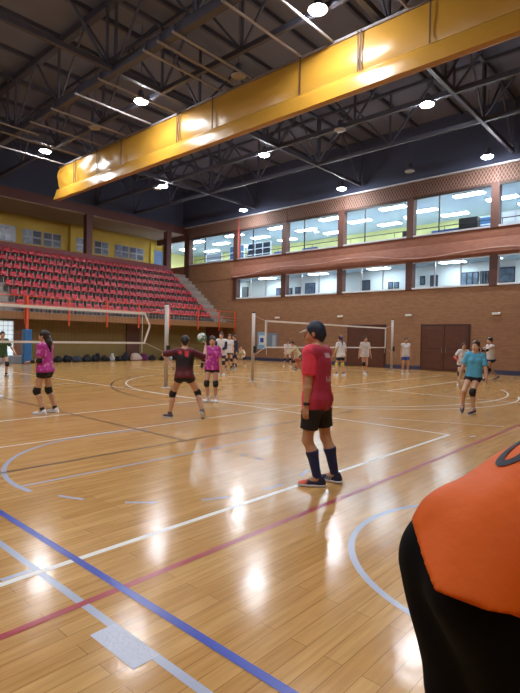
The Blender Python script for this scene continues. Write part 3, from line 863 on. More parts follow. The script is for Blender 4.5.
def person(label, loc, heading, Ht, P, vox=.016, group=None):
    """heading in degrees (world); P: pose and clothes. Local axes: x right, y forward, z up, unit 1 = 1.7 m body"""
    s = Ht / 1.7
    g = P.get('girth', 1.0)
    root = thing('person', label, 'person', (loc[0], loc[1], 0), math.radians(heading - 90), group)
    fem = P.get('female', True)
    skin = SKIN[P.get('skin', 'light')]
    A = lambda p: np.asarray(p, float) * s
    # spine
    lean = math.radians(P.get('lean', 4)); side = math.radians(P.get('side', 0)); tw = math.radians(P.get('twist', 0))
    pel = A(P.get('pelvis', (0, 0, .93)))
    upv = nrm((math.sin(side), math.sin(lean)*math.cos(side), math.cos(lean)*math.cos(side)))
    hl = nrm((math.cos(math.radians(P.get('hiptwist', 0))), math.sin(math.radians(P.get('hiptwist', 0))), 0))
    lat = nrm(np.array((math.cos(tw), math.sin(tw), 0)) - (np.array((math.cos(tw), math.sin(tw), 0))@upv)*upv)
    fwd = np.cross(upv, lat)
    bend = P.get('bend', 0)  # extra curve of the upper back
    waist = pel + upv*.17*s
    upc = nrm(upv + fwd*bend); fwc = np.cross(upc, lat)
    chest = waist + upc*.19*s
    neck = waist + upc*.345*s
    sw = (.165 if fem else .185)*s*(.5+.5*g)
    shp = waist + upc*.30*s
    sh = {-1: shp - lat*sw, 1: shp + lat*sw}
    # head
    hy = math.radians(P.get('head_yaw', 0)); hp = math.radians(P.get('head_pitch', 0))
    hup0 = nrm(upc*.35 + np.array((0, 0, 1))*.65 + fwc*.12) if P.get('level_head', True) else upc
    hf0 = nrm(np.cross(hup0, lat)); hr0 = np.cross(hf0, hup0)
    hf1 = hf0*math.cos(hy) - hr0*math.sin(hy)
    hf = hf1*math.cos(hp) + hup0*math.sin(hp); hu = -hf1*math.sin(hp) + hup0*math.cos(hp); hr = np.cross(hf, hu)
    hc = neck + (upc*.05 + hup0*P.get('neck_len', .125))*s + hf*.02*s
    hd = lambda x, y, z: hc + (hr*x + hf*y + hu*z)*s
    HF = np.stack([hr, hf, hu])
    # legs
    hipw = .088*s*(.5+.5*g)
    legs = {}
    for sd, key in ((-1, 'lfoot'), (1, 'rfoot')):
        fx, fy, fz, fyaw, fp = (list(P[key]) + [0]*5)[:5]
        fa = math.radians(fyaw); pa = math.radians(fp)
        fdir = np.array((-math.sin(fa)*math.cos(pa), math.cos(fa)*math.cos(pa), math.sin(-pa)))
        fup = np.array((-math.sin(fa)*math.sin(pa), math.cos(fa)*math.sin(pa), math.cos(pa)))
        # fp > 0 lifts the heel: turn about the ball of the foot
        ball0 = A((fx, fy, fz)) + np.array((-math.sin(fa), math.cos(fa), 0))*.12*s
        o = ball0 - fdir*.12*s
        ank = o + fup*.085*s
        hip = pel + hl*sd*hipw - np.array((0, 0, .02))*s
        pole = P.get(key[0]+'knee', None)
        pole = nrm(fdir*np.array((1, 1, 0)) + np.array((sd*.1, .35, 0))) if pole is None else np.asarray(pole, float)
        kn, ank = ik(hip, ank, .425*s, .42*s, pole)
        legs[sd] = dict(hip=hip, knee=kn, ank=ank, o=ank-fup*.085*s, f=fdir, u=fup)
    # arms
    arms = {}
    for sd, key in ((-1, 'lhand'), (1, 'rhand')):
        t = P.get(key, (sd*.24, .06, .78))
        ep = P.get(key[0]+'elbow', (sd*.5, -1, -.2))
        el, wr_ = ik(sh[sd], A(t), .285*s, .25*s, ep)
        hdir = nrm(P.get(key+'_dir', nrm(wr_-el)*1.0))
        arms[sd] = dict(sh=sh[sd], el=el, wr=wr_, d=hdir)
    # ---- body
    B = []
    B += [cone(pel - hl*.055*s, pel + hl*.055*s, .108*s*g, .108*s*g, .05*s),
          cone(pel + upv*.03*s, waist, .112*s*g, .104*s*g, .06*s, fwd, 1.1),
          cone(waist - lat*.035*s, waist + lat*.035*s, .098*s*g, .098*s*g, .06*s, fwd, 1.12),
          cone(chest - lat*.06*s, chest + lat*.06*s, .112*s*g, .112*s*g, .07*s, fwc, 1.12),
          cone(shp - lat*(sw-.03*s) , shp + lat*(sw-.03*s), .062*s, .062*s, .07*s)]
    for sd in (-1, 1):
        B.append(cone(pel + hl*sd*.07*s - fwd*.055*s - upv*.02*s, pel + hl*sd*.07*s - fwd*.05*s - upv*.05*s, (.082 if fem else .074)*s*g, (.08 if fem else .072)*s*g, .05*s))
        if fem: B.append(cone(chest + lat*sd*.062*s + fwc*.075*s - upc*.01*s, chest + lat*sd*.062*s + fwc*.07*s - upc*.02*s, .05*s, .05*s, .05*s))
        B.append(cone(neck + upc*.01*s, sh[sd], .05*s, .05*s, .05*s))
        L = legs[sd]
        B.append(cone(L['hip'], L['knee'], .088*s*g, .054*s*g, .05*s))
        back = -nrm(L['f']*np.array((1, 1, .001)))
        cm = L['knee'] + (L['ank']-L['knee'])*.3 + back*.018*s
        B.append(cone(L['knee'], cm, .05*s*g, .056*s*g, .03*s)); B.append(cone(cm, L['ank'], .054*s*g, .037*s, .03*s))
        B.append(cone(L['ank'], L['o'] + L['f']*.13*s + L['u']*.035*s, .04*s, .03*s, .03*s))
        a = arms[sd]
        B.append(cone(a['sh'], a['el'], .05*s*(.4+.6*g), .038*s, .03*s)); B.append(cone(a['el'], a['el']+(a['wr']-a['el'])*.3, .038*s, .041*s, .02*s))
        B.append(cone(a['el']+(a['wr']-a['el'])*.3, a['wr'], .041*s, .026*s, .02*s))
        # palm
        pn = nrm(np.cross(a['d'], np.array((0, 0, 1)) if abs(a['d'][2]) < .8 else hf0)); 
        if abs(a['d'][2]) >= .8: pn = lat*(-sd)
        elif abs(a['d'][2]) < .8: pn = -nrm(np.cross(np.cross(a['d'], (0, 0, 1)), a['d']))
        a['n'] = pn; a['t'] = np.cross(pn, a['d'])
        B.append(cone(a['wr'], a['wr']+a['d']*.075*s, .027*s, .036*s, .02*s, pn, 2.0))
    B.append(cone(neck - upc*.03*s, hd(0, -.02, -.06), .056*s, .052*s, .03*s))
    B += [ell(hd(0, -.012, .025), A((.076, .098, .1)), HF, .02*s), cone(hd(0, .02, -.045), hd(0, .058, -.082), .056*s, .03*s, .04*s),
          cone(hd(-.03, .05, -.04), hd(.03, .05, -.04), .04*s, .04*s, .03*s),
          cone(hd(0, .082, .012), hd(0, .106, -.024), .009*s, .015*s, .012*s),
          cone(hd(-.03, .076, .03), hd(.03, .076, .03), .013*s, .013*s, .02*s)]
    for sd in (-1, 1): B.append(ell(hd(sd*.078, -.012, -.005), A((.012, .022, .034)), HF, .008*s))
    V, Fq = surface(B, vox)
    def extras(mb):
        for sd in (-1, 1):
            a = arms[sd]; d, n, t = a['d'], a['n'], a['t']
            curl = P.get('curl', .5)
            kb = a['wr'] + d*.08*s
            thumb_side = 1 if np.dot(t, (lat if sd < 0 else -lat)*.3 + fwd*.9 + np.array((0, 0, .5))) > 0 else -1
            for i, (off, ln) in enumerate(((.026, .066), (.009, .075), (-.009, .07), (-.026, .055))):
                p0 = kb + t*off*thumb_side*s - d*.02*s
                p1 = kb + t*off*1.05*thumb_side*s + d*.012*s
                ca = curl
                p2 = p1 + (d*math.cos(ca*.6) + n*math.sin(ca*.6))*ln*.45*s
                p3 = p2 + (d*math.cos(ca*1.5) + n*math.sin(ca*1.5))*ln*.33*s
                p4 = p3 + (d*math.cos(ca*2.2) + n*math.sin(ca*2.2))*ln*.22*s
                mb.tube([p0, p1, p2, p3, p4], [.0095*s, .0095*s, .0088*s, .008*s, .0055*s], 6)
            p0 = a['wr'] + d*.025*s + t*thumb_side*.015*s
            p1 = a['wr'] + d*.055*s + t*thumb_side*.045*s + n*.01*s
            p2 = p1 + (d*.8 + t*thumb_side*.35 + n*.35)*.03*s
            p3 = p2 + (d*.9 + n*.3)*.022*s
            mb.tube([p0, p1, p2, p3], [.013*s, .0115*s, .01*s, .007*s], 6)
        for sd in (-1, 1):
            mb.cur = 1; mb.sphere(hd(sd*.031, .076, .006), .0125*s, 8, 6)
            mb.cur = 2; mb.sphere(hd(sd*.031, .0845, .006), .0065*s, 8, 6)
        mb.cur = 3
        mb.tube([hd(-.024, .082, -.055), hd(-.008, .0895, -.052), hd(.008, .0895, -.052), hd(.024, .082, -.055)], [.003*s, .0065*s, .0065*s, .003*s], 6)
        mb.tube([hd(-.02, .081, -.06), hd(0, .088, -.062), hd(.02, .081, -.06)], [.003*s, .0065*s, .003*s], 6)
        mb.cur = 0
    np_mesh('body', V, Fq, [skin, M_EYEW, M_IRIS, M_LIP], root, extras)
    out = dict(root=root, arms=arms, legs=legs, hd=hd, s=s, chest=chest, upc=upc, fwc=fwc, lat=lat, pel=pel, neck=neck, waist=waist)
    # ---- shirt
    so = P.get('shirt_off', .016)*s
    hem = P.get('hem', -.06)*s
    T = [cone(pel - hl*.055*s, pel + hl*.055*s, .108*s*g, .108*s*g, .03*s)] + B[1:5]
    for sd in (-1, 1):
        T.append(cone(neck - upc*.02*s, sh[sd], .045*s, .05*s, .05*s))
        if fem: T.append(cone(chest + lat*sd*.062*s + fwc*.075*s - upc*.01*s, chest + lat*sd*.062*s + fwc*.07*s - upc*.02*s, .05*s, .05*s, .05*s))
    for sd in (-1, 1):
        T.append(cone(chest + lat*sd*.05*s - upc*.02*s, pel + hl*sd*.042*s - upv*.1*s, .114*s*g, .116*s*g, .03*s, fwd, 1.1))
        T.append(cone(pel + hl*sd*.07*s - fwd*.055*s - upv*.02*s, pel + hl*sd*.07*s - fwd*.05*s - upv*.05*s, (.082 if fem else .074)*s*g, (.08 if fem else .072)*s*g, .025*s))
        T.append(cone(legs[sd]['hip'], legs[sd]['hip'] + (legs[sd]['knee']-legs[sd]['hip'])*.3, .088*s*g, .078*s*g, .02*s))
    loose = P.get('loose', .012)*s
    def flare(F, G):
        z = half(G, chest, -upv)
        F = F - loose*np.clip(z/(.3*s), 0, 1)
        a0 = neck - upc*.03*s; dd = upc*.16*s; q = G - a0.astype(np.float32); hh = np.clip(q @ dd.astype(np.float32) / float(dd@dd), 0, 1)
        dn = np.sqrt(((q - hh[..., None]*dd.astype(np.float32))**2).sum(-1))
        return np.maximum(F, P.get('collar', .07)*s - dn)
    hn = nrm(-upv - fwd*P.get('hem_n_fwd', 0) - lat*P.get('hem_n_lat', 0))
    if P.get('drape'):
        T.append(cone(pel + upv*.02*s - fwd*.0*s, chest - fwd*.0*s, .13*s*g, .13*s*g, .08*s))
        T.append(cone(pel - upv*.12*s + fwd*.08*s, chest + fwd*.08*s, .14*s*g, .13*s*g, .08*s))
        T.append(cone(pel - upv*.2*s + lat*.1*s + fwd*.03*s, chest + lat*.08*s, .13*s*g, .11*s*g, .06*s))
    cuts = [(pel + upv*hem, hn)]
    if P.get('hem_z'): cuts.append(((0, 0, P['hem_z']), (.12, -.18, -1)))
    cuts.append((neck + upc*.045*s, upc))
    V, Fq = surface(T, vox, so, cuts, P.get('wrinkle', .004)*s, 11/s, flare)
    shirt = np_mesh('shirt', V, Fq, P['shirt'], root)
    out['shirt'] = shirt
    sl = P.get('sleeve', .75)
    if sl > 0:
        for sd in (-1, 1):
            a = arms[sd]
            slm = P.get('sleeve_mat', P['shirt'])
            if sl <= 1:
                e = a['sh'] + (a['el']-a['sh'])*sl
                V, Fq = surface([cone(a['sh'] - nrm(a['el']-a['sh'])*.01*s, e + nrm(e-a['sh'])*.03*s, .056*s*(.4+.6*g), .056*s, .02*s)], vox, so*.8, [(e, e-a['sh'])], .003*s, 14/s)
            else:
                e = a['el'] + (a['wr']-a['el'])*(sl-1)
                V, Fq = surface([cone(a['sh'], a['el'], .054*s, .045*s, .03*s), cone(a['el'], e + nrm(e-a['el'])*.03*s, .045*s, .036*s, .02*s)], vox, so*.8, [(e, e-a['el'])], .003*s, 14/s)
            np_mesh('sleeve', V, Fq, slm, root)
    # arm sleeves (dark bands on the forearm)
    for sd, key in ((-1, 'l'), (1, 'r')):
        if P.get(key+'armband'):
            a = arms[sd]
            p = a['el'] + (a['sh']-a['el'])*.2; q = a['el'] + (a['wr']-a['el'])*.9
            V, Fq = surface([cone(p, a['el'], .042*s, .04*s, .02*s), cone(a['el'], q, .042*s, .03*s, .02*s)], vox*.8, .006*s, [(q, q-a['el']), (p, p-a['el'])])
            np_mesh('arm_sleeve', V, Fq, P[key+'armband'], root)
    # ---- shorts or trousers
    T = [cone(pel - hl*.055*s, pel + hl*.055*s, .11*s*g, .11*s*g, .05*s), cone(pel + upv*.03*s, waist, .112*s*g, .1*s*g, .06*s, fwd, 1.1)]
    ln = P.get('shorts_len', .35); po = P.get('shorts_off', .012)*s
    F = None; pr = list(T)
    for sd in (-1, 1):
        L = legs[sd]
        pr.append(cone(pel + hl*sd*.07*s - fwd*.055*s - upv*.02*s, pel + hl*sd*.07*s - fwd*.05*s - upv*.05*s, (.082 if fem else .074)*s*g, (.08 if fem else .072)*s*g, .05*s))
        if ln <= 1: e = L['hip'] + (L['knee']-L['hip'])*ln; pr.append(cone(L['hip'], L['hip'] + (L['knee']-L['hip'])*min(ln+.15, 1.1), .09*s*g, (.09-.03*min(ln+.15, 1))*s*g, .05*s))
        else:
            e = L['knee'] + (L['ank']-L['knee'])*(ln-1)
            pr.append(cone(L['hip'], L['knee'], .09*s*g, .064*s*g, .05*s)); pr.append(cone(L['knee'], L['knee'] + (L['ank']-L['knee'])*min(ln-.9, 1.0), .062*s*g, .05*s, .05*s))
        L['e'] = e
        if P.get('baggy'):
            bk = -nrm(L['f']*np.array((1, 1, .001)))
            pr.append(cone(L['hip'] + bk*.07*s, L['knee'] + bk*.06*s - hl*sd*.03*s, .105*s*g, .095*s*g, .06*s)); pr.append(cone(L['knee'] + bk*.06*s - hl*sd*.03*s, L['ank'], .095*s*g, .06*s, .06*s))
    def legcut(F, G):
        dl = half(G, legs[-1]['e'], legs[-1]['e'] - (legs[-1]['hip'] if ln <= 1 else legs[-1]['knee']))
        dr = half(G, legs[1]['e'], legs[1]['e'] - (legs[1]['hip'] if ln <= 1 else legs[1]['knee']))
        x = half(G, pel, hl)
        if abs(np.dot(legs[1]['e'] - legs[-1]['e'], hl)) > .02*s:
            mid = (legs[1]['e'] + legs[-1]['e'])/2; ax = nrm(legs[1]['e'] - legs[-1]['e']) ; x = half(G, mid, ax)
        F = np.where(x < 0, np.maximum(F, dl), np.maximum(F, dr))
        return F
    V, Fq = surface(pr, vox, po, [(pel + upv*.12*s, upv) if P.get('hem_z') else (pel + upv*(hem + .02*s), -hn)], .003*s, 12/s, legcut)
    np_mesh(P.get('bottom', 'shorts'), V, Fq, P['shorts'], root)
    # ---- knee pads, socks, shoes
    for sd, key in ((-1, 'l'), (1, 'r')):
        L = legs[sd]
        kp = P.get('kneepad')
        if kp and P.get(key+'pad', True):
            p = L['knee'] + nrm(L['hip']-L['knee'])*.085*s; q = L['knee'] + nrm(L['ank']-L['knee'])*.09*s
            kf = nrm(L['f']*np.array((1, 1, 0)))
            V, Fq = surface([cone(p, L['knee'], .064*s*g, .058*s*g, .03*s), cone(L['knee'], q, .058*s*g, .056*s*g, .03*s), cone(L['knee'] + kf*.025*s, L['knee'] + kf*.024*s - np.array((0, 0, .02))*s, .046*s, .044*s, .03*s)],
                            vox*.8, .008*s, [(p - nrm(L['hip']-L['knee'])*.01*s, L['hip']-L['knee']), (q + nrm(L['knee']-q)*.01*s, q-L['knee'])])
            np_mesh('knee_pad', V, Fq, kp, root)
        sk = P.get('sock')
        if sk:
            fr = P.get('sock_len', .25)
            p = L['ank'] + (L['knee']-L['ank'])*fr
            back = -nrm(L['f']*np.array((1, 1, .001)))
            cm = L['knee'] + (L['ank']-L['knee'])*.3 + back*.018*s
            V, Fq = surface([cone(L['knee'], cm, .05*s*g, .056*s*g, .03*s), cone(cm, L['ank'], .054*s*g, .038*s, .03*s)], vox*.8, .007*s, [(p, L['knee']-L['ank'])])
            np_mesh('sock', V, Fq, sk, root)
        o, f, u = L['o'], L['f'], L['u']
        r_ = np.cross(f, u)
        pt = lambda x, y, z: o + (r_*x + f*y + u*z)*s
        sv = min(vox, .011)
        V, Fq = surface([cone(pt(0, -.045, .045), pt(0, .1, .035), .044*s, .042*s, .03*s), cone(pt(0, .1, .036), pt(0, .17, .026), .042*s, .034*s, .03*s, u, 1.15),
                         cone(pt(0, -.025, .06), pt(0, -.02, .1), .046*s, .043*s, .02*s)], sv, 0, [(pt(0, 0, .02), -u), (pt(0, -.02, .105), u*1.0 + f*.25)])
        shoe = np_mesh('shoe', V, Fq, P['shoe'], root)
        V, Fq = surface([cone(pt(0, -.05, .018), pt(0, .1, .018), .046*s, .046*s, .03*s), cone(pt(0, .1, .018), pt(0, .172, .018), .046*s, .036*s, .03*s)], sv*.8, 0, [(pt(0, 0, .002), -u), (pt(0, 0, .028), u)])
        np_mesh('sole', V, Fq, P.get('sole', fab((226, 226, 226))), shoe)
        out['shoe%d' % sd] = shoe; out['pt%d' % sd] = pt
    # ---- hair
    hk = P.get('hair', 'short')
    hm = P.get('hair_mat', M_HAIR)
    pr = [ell(hd(0, -.018, .028), A((.083, .1, .104)), HF, .02*s)]
    if hk in ('short', 'cap'): pr.append(cone(hd(0, -.07, -.02), hd(0, -.066, -.055), .05*s, .035*s, .03*s))
    else: pr.append(cone(hd(0, -.06, -.01), hd(0, -.075, .03), .06*s, .06*s, .03*s))
    V, Fq = surface(pr, vox*.8, .006*s, [(hd(0, .075, .068), hf*.85 - hu*.55)] , .003*s, 30/s)
    np_mesh('hair', V, Fq, hm, root)
    if hk in ('tail', 'long'):
        n0 = hd(0, -.115, .03)
        if hk == 'tail': pr = [cone(hd(0, -.09, .04), n0, .035*s, .04*s, .03*s), cone(n0, n0 + (-hf*.05 - hu*.14)*s, .042*s, .04*s, .03*s), cone(n0 + (-hf*.05 - hu*.14)*s, n0 + (-hf*.02 - hu*.32)*s, .038*s, .012*s, .03*s)]
        else: pr = [cone(hd(0, -.06, .0), hd(0, -.1, -.14), .075*s, .065*s, .04*s), cone(hd(0, -.1, -.14), hd(0, -.1, -.33), .06*s, .02*s, .04*s)]
        V, Fq = surface(pr, vox*.8, 0, (), .005*s, 26/s)
        np_mesh('ponytail', V, Fq, hm, root)
    if hk == 'bun':
        V, Fq = surface([cone(hd(0, -.11, .07), hd(0, -.12, .075), .042*s, .04*s)], vox*.7)
        np_mesh('hair_bun', V, Fq, hm, root)
    return out

M_HAIR = mat('hair_dark', (34, 24, 22), .45, vary=.3, scale=20)
M_HAIRB = mat('hair_brown', (66, 42, 32), .45, vary=.3, scale=20)
BLK = fab((22, 20, 24)); WHT = fab((214, 210, 208)); NAVY = fab((30, 36, 72)); SHW = fab((222, 222, 226), .5); SHD = fab((44, 42, 54), .5)

def pattern(name, base, spot, scale=14, lo=.56, hi=.62, gradient=None):
    """printed jersey: pale flecks over the base colour"""
    m = bpy.data.materials.new(name); m.use_nodes = True
    nt = m.node_tree; b = nt.nodes['Principled BSDF']; b.inputs['Roughness'].default_value = .7
    tc = nt.nodes.new('ShaderNodeTexCoord'); n = nt.nodes.new('ShaderNodeTexNoise'); n.inputs['Scale'].default_value = scale; n.inputs['Detail'].default_value = 2
    r = nt.nodes.new('ShaderNodeValToRGB'); r.color_ramp.elements[0].position = lo; r.color_ramp.elements[1].position = hi
    r.color_ramp.elements[0].color = rgb(*base); r.color_ramp.elements[1].color = rgb(*spot)
    nt.links.new(tc.outputs['Object'], n.inputs['Vector']); nt.links.new(n.outputs['Fac'], r.inputs['Fac']); nt.links.new(r.outputs['Color'], b.inputs['Base Color'])
    return m
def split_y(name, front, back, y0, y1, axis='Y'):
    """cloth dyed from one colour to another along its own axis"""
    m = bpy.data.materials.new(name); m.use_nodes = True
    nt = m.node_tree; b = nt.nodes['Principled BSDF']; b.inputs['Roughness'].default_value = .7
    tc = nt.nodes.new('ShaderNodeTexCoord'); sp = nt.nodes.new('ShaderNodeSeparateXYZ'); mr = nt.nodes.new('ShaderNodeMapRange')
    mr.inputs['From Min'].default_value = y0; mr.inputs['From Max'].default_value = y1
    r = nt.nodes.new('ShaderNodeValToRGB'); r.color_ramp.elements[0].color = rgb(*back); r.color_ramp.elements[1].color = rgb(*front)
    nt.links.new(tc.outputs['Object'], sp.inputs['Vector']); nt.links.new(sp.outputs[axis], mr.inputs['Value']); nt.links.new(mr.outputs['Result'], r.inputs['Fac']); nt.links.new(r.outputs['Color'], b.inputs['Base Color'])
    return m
MAG = pattern('magenta_jersey', (176, 44, 142), (226, 130, 200))

def banded(name, stops, z0, z1):
    m = bpy.data.materials.new(name); m.use_nodes = True
    nt = m.node_tree; b = nt.nodes['Principled BSDF']; b.inputs['Roughness'].default_value = .7
    tc = nt.nodes.new('ShaderNodeTexCoord'); sp = nt.nodes.new('ShaderNodeSeparateXYZ'); mr = nt.nodes.new('ShaderNodeMapRange')
    mr.inputs['From Min'].default_value = z0; mr.inputs['From Max'].default_value = z1
    r = nt.nodes.new('ShaderNodeValToRGB')
    while len(r.color_ramp.elements) < len(stops): r.color_ramp.elements.new(.5)
    for e, (q, c) in zip(r.color_ramp.elements, stops): e.position = q; e.color = rgb(*c)
    nt.links.new(tc.outputs['Object'], sp.inputs['Vector']); nt.links.new(sp.outputs['Z'], mr.inputs['Value']); nt.links.new(mr.outputs['Result'], r.inputs['Fac']); nt.links.new(r.outputs['Color'], b.inputs['Base Color'])
    return m
M_MAROON = banded('maroon_jersey', [(0, (112, 34, 44)), (.3, (84, 28, 36)), (.5, (30, 22, 28)), (.78, (32, 22, 30)), (1, (104, 28, 42))], .78, 1.32)

def decal(target_obj, quads, m, name, parent, origin, dirv, thick=.0025, single=False):
    """raised print: 2D polygons laid on a garment; quads: list of lists of world-local points, projected along dirv"""
    me = target_obj.data
    bv = BVHTree.FromPolygons([v.co[:] for v in me.vertices], [p.vertices[:] for p in me.polygons])
    mb = MB()
    for poly in quads:
        # subdivide quads for curvature
        p = [Vector(q) for q in poly]; N = 4
        gridv = []
        for i in range(N+1):
            for j in range(N+1):
                a = p[0].lerp(p[1], i/N); b = p[3].lerp(p[2], i/N); q = a.lerp(b, j/N)
                h = bv.ray_cast(q - Vector(dirv)*.4, Vector(dirv))
                if h[0] is None: gridv = None; break
                gridv.append(h[0] - Vector(dirv)*thick)
            if gridv is None: break
        if gridv is None: continue
        f = []
        for i in range(N):
            for j in range(N):
                a = i*(N+1)+j; f.append((a, a+N+1, a+N+2, a+1))
        mb.add(gridv, f)
        if single: mb.build(name, m, parent); mb = MB()
    if mb.v:
        return mb.build(name, m, parent)

# --- the man in the red shirt
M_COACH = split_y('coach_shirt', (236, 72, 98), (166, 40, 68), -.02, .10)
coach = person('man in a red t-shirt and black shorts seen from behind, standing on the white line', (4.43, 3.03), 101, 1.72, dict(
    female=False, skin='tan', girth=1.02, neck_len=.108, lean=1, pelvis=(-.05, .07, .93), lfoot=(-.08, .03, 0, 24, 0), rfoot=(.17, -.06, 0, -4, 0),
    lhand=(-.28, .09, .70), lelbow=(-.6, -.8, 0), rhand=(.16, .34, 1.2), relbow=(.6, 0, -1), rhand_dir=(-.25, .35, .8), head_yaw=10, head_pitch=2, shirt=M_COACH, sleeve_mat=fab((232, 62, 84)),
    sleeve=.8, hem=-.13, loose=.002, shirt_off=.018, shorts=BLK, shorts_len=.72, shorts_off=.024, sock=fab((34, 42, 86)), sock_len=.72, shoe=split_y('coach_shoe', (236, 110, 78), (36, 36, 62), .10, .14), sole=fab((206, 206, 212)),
    hair='cap', hair_mat=mat('cap_navy', (28, 38, 58), .6)), vox=.0085)
rootc = coach['root']; hd = coach['hd']; s = coach['s']
# watch on the left wrist
a = coach['arms'][-1]
w0 = a['wr'] - nrm(a['wr']-a['el'])*.028*s; w1 = a['wr'] - nrm(a['wr']-a['el'])*.006*s
wt = MB().tube([w0, w1], .034*s, 14).build('wristwatch', mat('watch_black', (20, 20, 22), .35), rootc)
MB().sphere(w0*.5 + w1*.5 - coach['lat']*.036*s, (.008*s, .018*s, .018*s)).build('dial', mat('watch_dial', (52, 54, 60), .15), wt)
# cap brim
mb = MB(); v = []; f = []; n = 14
for lay in (.0, -.006):
    for i in range(n+1):
        t = PI*i/n
        v.append(hd(.078*math.cos(t), .055 + .02*math.sin(t), .055 + lay)); v.append(hd(.074*math.cos(t), .06 + .105*math.sin(t)**.8, .028 + lay))
m_ = 2*(n+1)
for i in range(n):
    q = 2*i
    f += [(q, q+1, q+3, q+2), (m_+q+2, m_+q+3, m_+q+1, m_+q), (q+1, m_+q+1, m_+q+3, q+3)]
mb.add(v, f).build('cap_brim', mat('brim_pale', (196, 184, 172), .6), rootc, smooth=True)
# shoe stripes
for sd in (-1, 1):
    pt = coach['pt%d' % sd]; st_ = MB()
    for side in (-1, 1):
        for k in range(3):
            st_.tube([pt(side*.048, .035+k*.025, .03), pt(side*.042, .02+k*.025, .062), pt(side*.024, .012+k*.025, .078)], .0045*s, 6)
    st_.build('stripe', fab((220, 220, 226)), coach['shoe%d' % sd])
# printed marks on the back of the shirt
marks = []
cb, cu_, cl_ = coach['chest'], coach['upc'], coach['lat']
for k in range(5):
    x0 = -.04 + k*.027
    q = lambda x, z: tuple(cb + cl_*x*s + cu_*z*s - coach['fwc']*.0)
    marks.append([q(x0, .06), q(x0+.02, .06), q(x0+.02, .11), q(x0, .11)])
for k, (wd, h0, h1) in enumerate(((.014, -.19, -.13), (.014, -.19, -.16), (.014, -.19, -.13), (.022, -.19, -.14), (.034, -.19, -.115), (.034, -.19, -.11))):
    x0 = -.05 + k*.034
    marks.append([q(x0, h0), q(x0+wd, h0), q(x0+wd, h1), q(x0, h1)])
decal(coach['shirt'], marks, fab((226, 196, 204)), 'lettering', rootc, cb, tuple(coach['fwc']), single=True)

# --- girls and boys on the courts
person('girl in a magenta jersey with long dark hair standing side on near the left net', (4.44, 9.62), 124, 1.61, dict(lean=0, pelvis=(0, 0, .92),
    lfoot=(-.1, -.02, 0, 8, 0), rfoot=(.24, -.1, 0, -8, 0), lhand=(-.13, .24, 1.08), rhand=(.12, .25, 1.1), lelbow=(-.3, -1, -.6), relbow=(.3, -1, -.6), larmband=BLK, rarmband=BLK,
    head_pitch=-3, shirt=MAG, sleeve=.7, hem=-.05, shorts=BLK, shorts_len=.34, kneepad=BLK, sock=BLK, sock_len=.16, shoe=SHW, hair='long'), vox=.0115)
mar = person('player in a maroon and black jersey seen from behind, reaching for the white ball', (6.14, 7.4), 46, 1.58, dict(lean=3, pelvis=(-.03, .0, .9), twist=8,
    lfoot=(-.33, .12, 0, 50, 0), rfoot=(.34, -.12, .02, -12, 38), lhand=(-.32, -.0, 1.12), lelbow=(-1, .3, .2), rhand=(.38, .3, 1.46), relbow=(.5, -.3, -1), curl=.3,
    head_pitch=0, shirt=M_MAROON, sleeve_mat=fab((88, 24, 40)), sleeve=.98, hem=-.06, loose=.006, shirt_off=.018, shorts=BLK, shorts_len=.3, kneepad=BLK, sock=BLK, sock_len=.1, shoe=fab((66, 62, 78), .5), hair='short', hair_mat=M_HAIR), vox=.0115)
decal(mar['shirt'], [[tuple(mar['chest'] + mar['lat']*x + mar['upc']*z) for x, z in q_] for q_ in (((-.13, .08), (-.07, .05), (-.06, .11), (-.12, .13)), ((-.005, .02), (.06, .0), (.07, .12), (-.01, .13)))], fab((206, 56, 62)), 'red_print', mar['root'], mar['chest'], tuple(mar['fwc']), single=True)
person('girl in a magenta jersey with black arm sleeve, facing the camera beside the maroon player', (8.25, 8.95), 214, 1.57, dict(lean=3, pelvis=(0, 0, .92),
    lfoot=(.0-.1, .0, 0, 14, 0), rfoot=(.1, .02, 0, -10, 0), rhand=(.27, .1, .86), lhand=(-.24, .06, .82), relbow=(1, -.6, 0), rarmband=BLK, head_yaw=12, head_pitch=-8,
    shirt=MAG, sleeve=.72, hem=-.07, loose=.022, shorts=BLK, shorts_len=.3, kneepad=BLK, sock=fab((226, 226, 228)), sock_len=.2, shoe=SHW, hair='tail'), vox=.0125)
person('player in a dark green shirt at the left edge before the lit glass door', (7.12, 18.83), 262, 1.66, dict(lean=10, pelvis=(0, -.04, .88),
    lfoot=(-.15, .06, 0, 10, 0), rfoot=(.15, .05, 0, -10, 0), lhand=(-.42, .28, .84), rhand=(.4, .25, .95), shirt=fab((52, 78, 46)), sleeve=.8, hem=-.1, shorts=BLK, shorts_len=.4, kneepad=fab((26, 30, 46)), sock=BLK, sock_len=.2, shoe=SHD, hair='short'), vox=.017)
person('player stepping in at the left edge, only a white shoe in sight', (4.28, 12.38), -60, 1.66, dict(lean=5, pelvis=(0, -.3, .8),
    lfoot=(-.1, .35, 0, 0, 0), rfoot=(.1, -.75, 0, -20, 0), shirt=fab((40, 66, 44)), sleeve=.8, shorts=BLK, shorts_len=.35, kneepad=BLK, sock=SHW, sock_len=.15, shoe=SHW, hair='tail'), vox=.018)
person('player in white shirt with navy sleeves and white shoes', (14.63, 15.3), 205, 1.76, dict(female=False, lean=5, skin='light',
    lfoot=(-.12, .05, 0, 10, 0), rfoot=(.14, 0, 0, -15, 0), lhand=(-.1, .3, 1.05), rhand=(.12, .3, 1.0), relbow=(1, -.3, -.5), shirt=WHT, sleeve=1.8, sleeve_mat=NAVY, hem=-.12, shorts=fab((40, 44, 58)), shorts_len=.6, kneepad=BLK, shoe=SHW, hair='short', hair_mat=M_HAIRB), vox=.018)
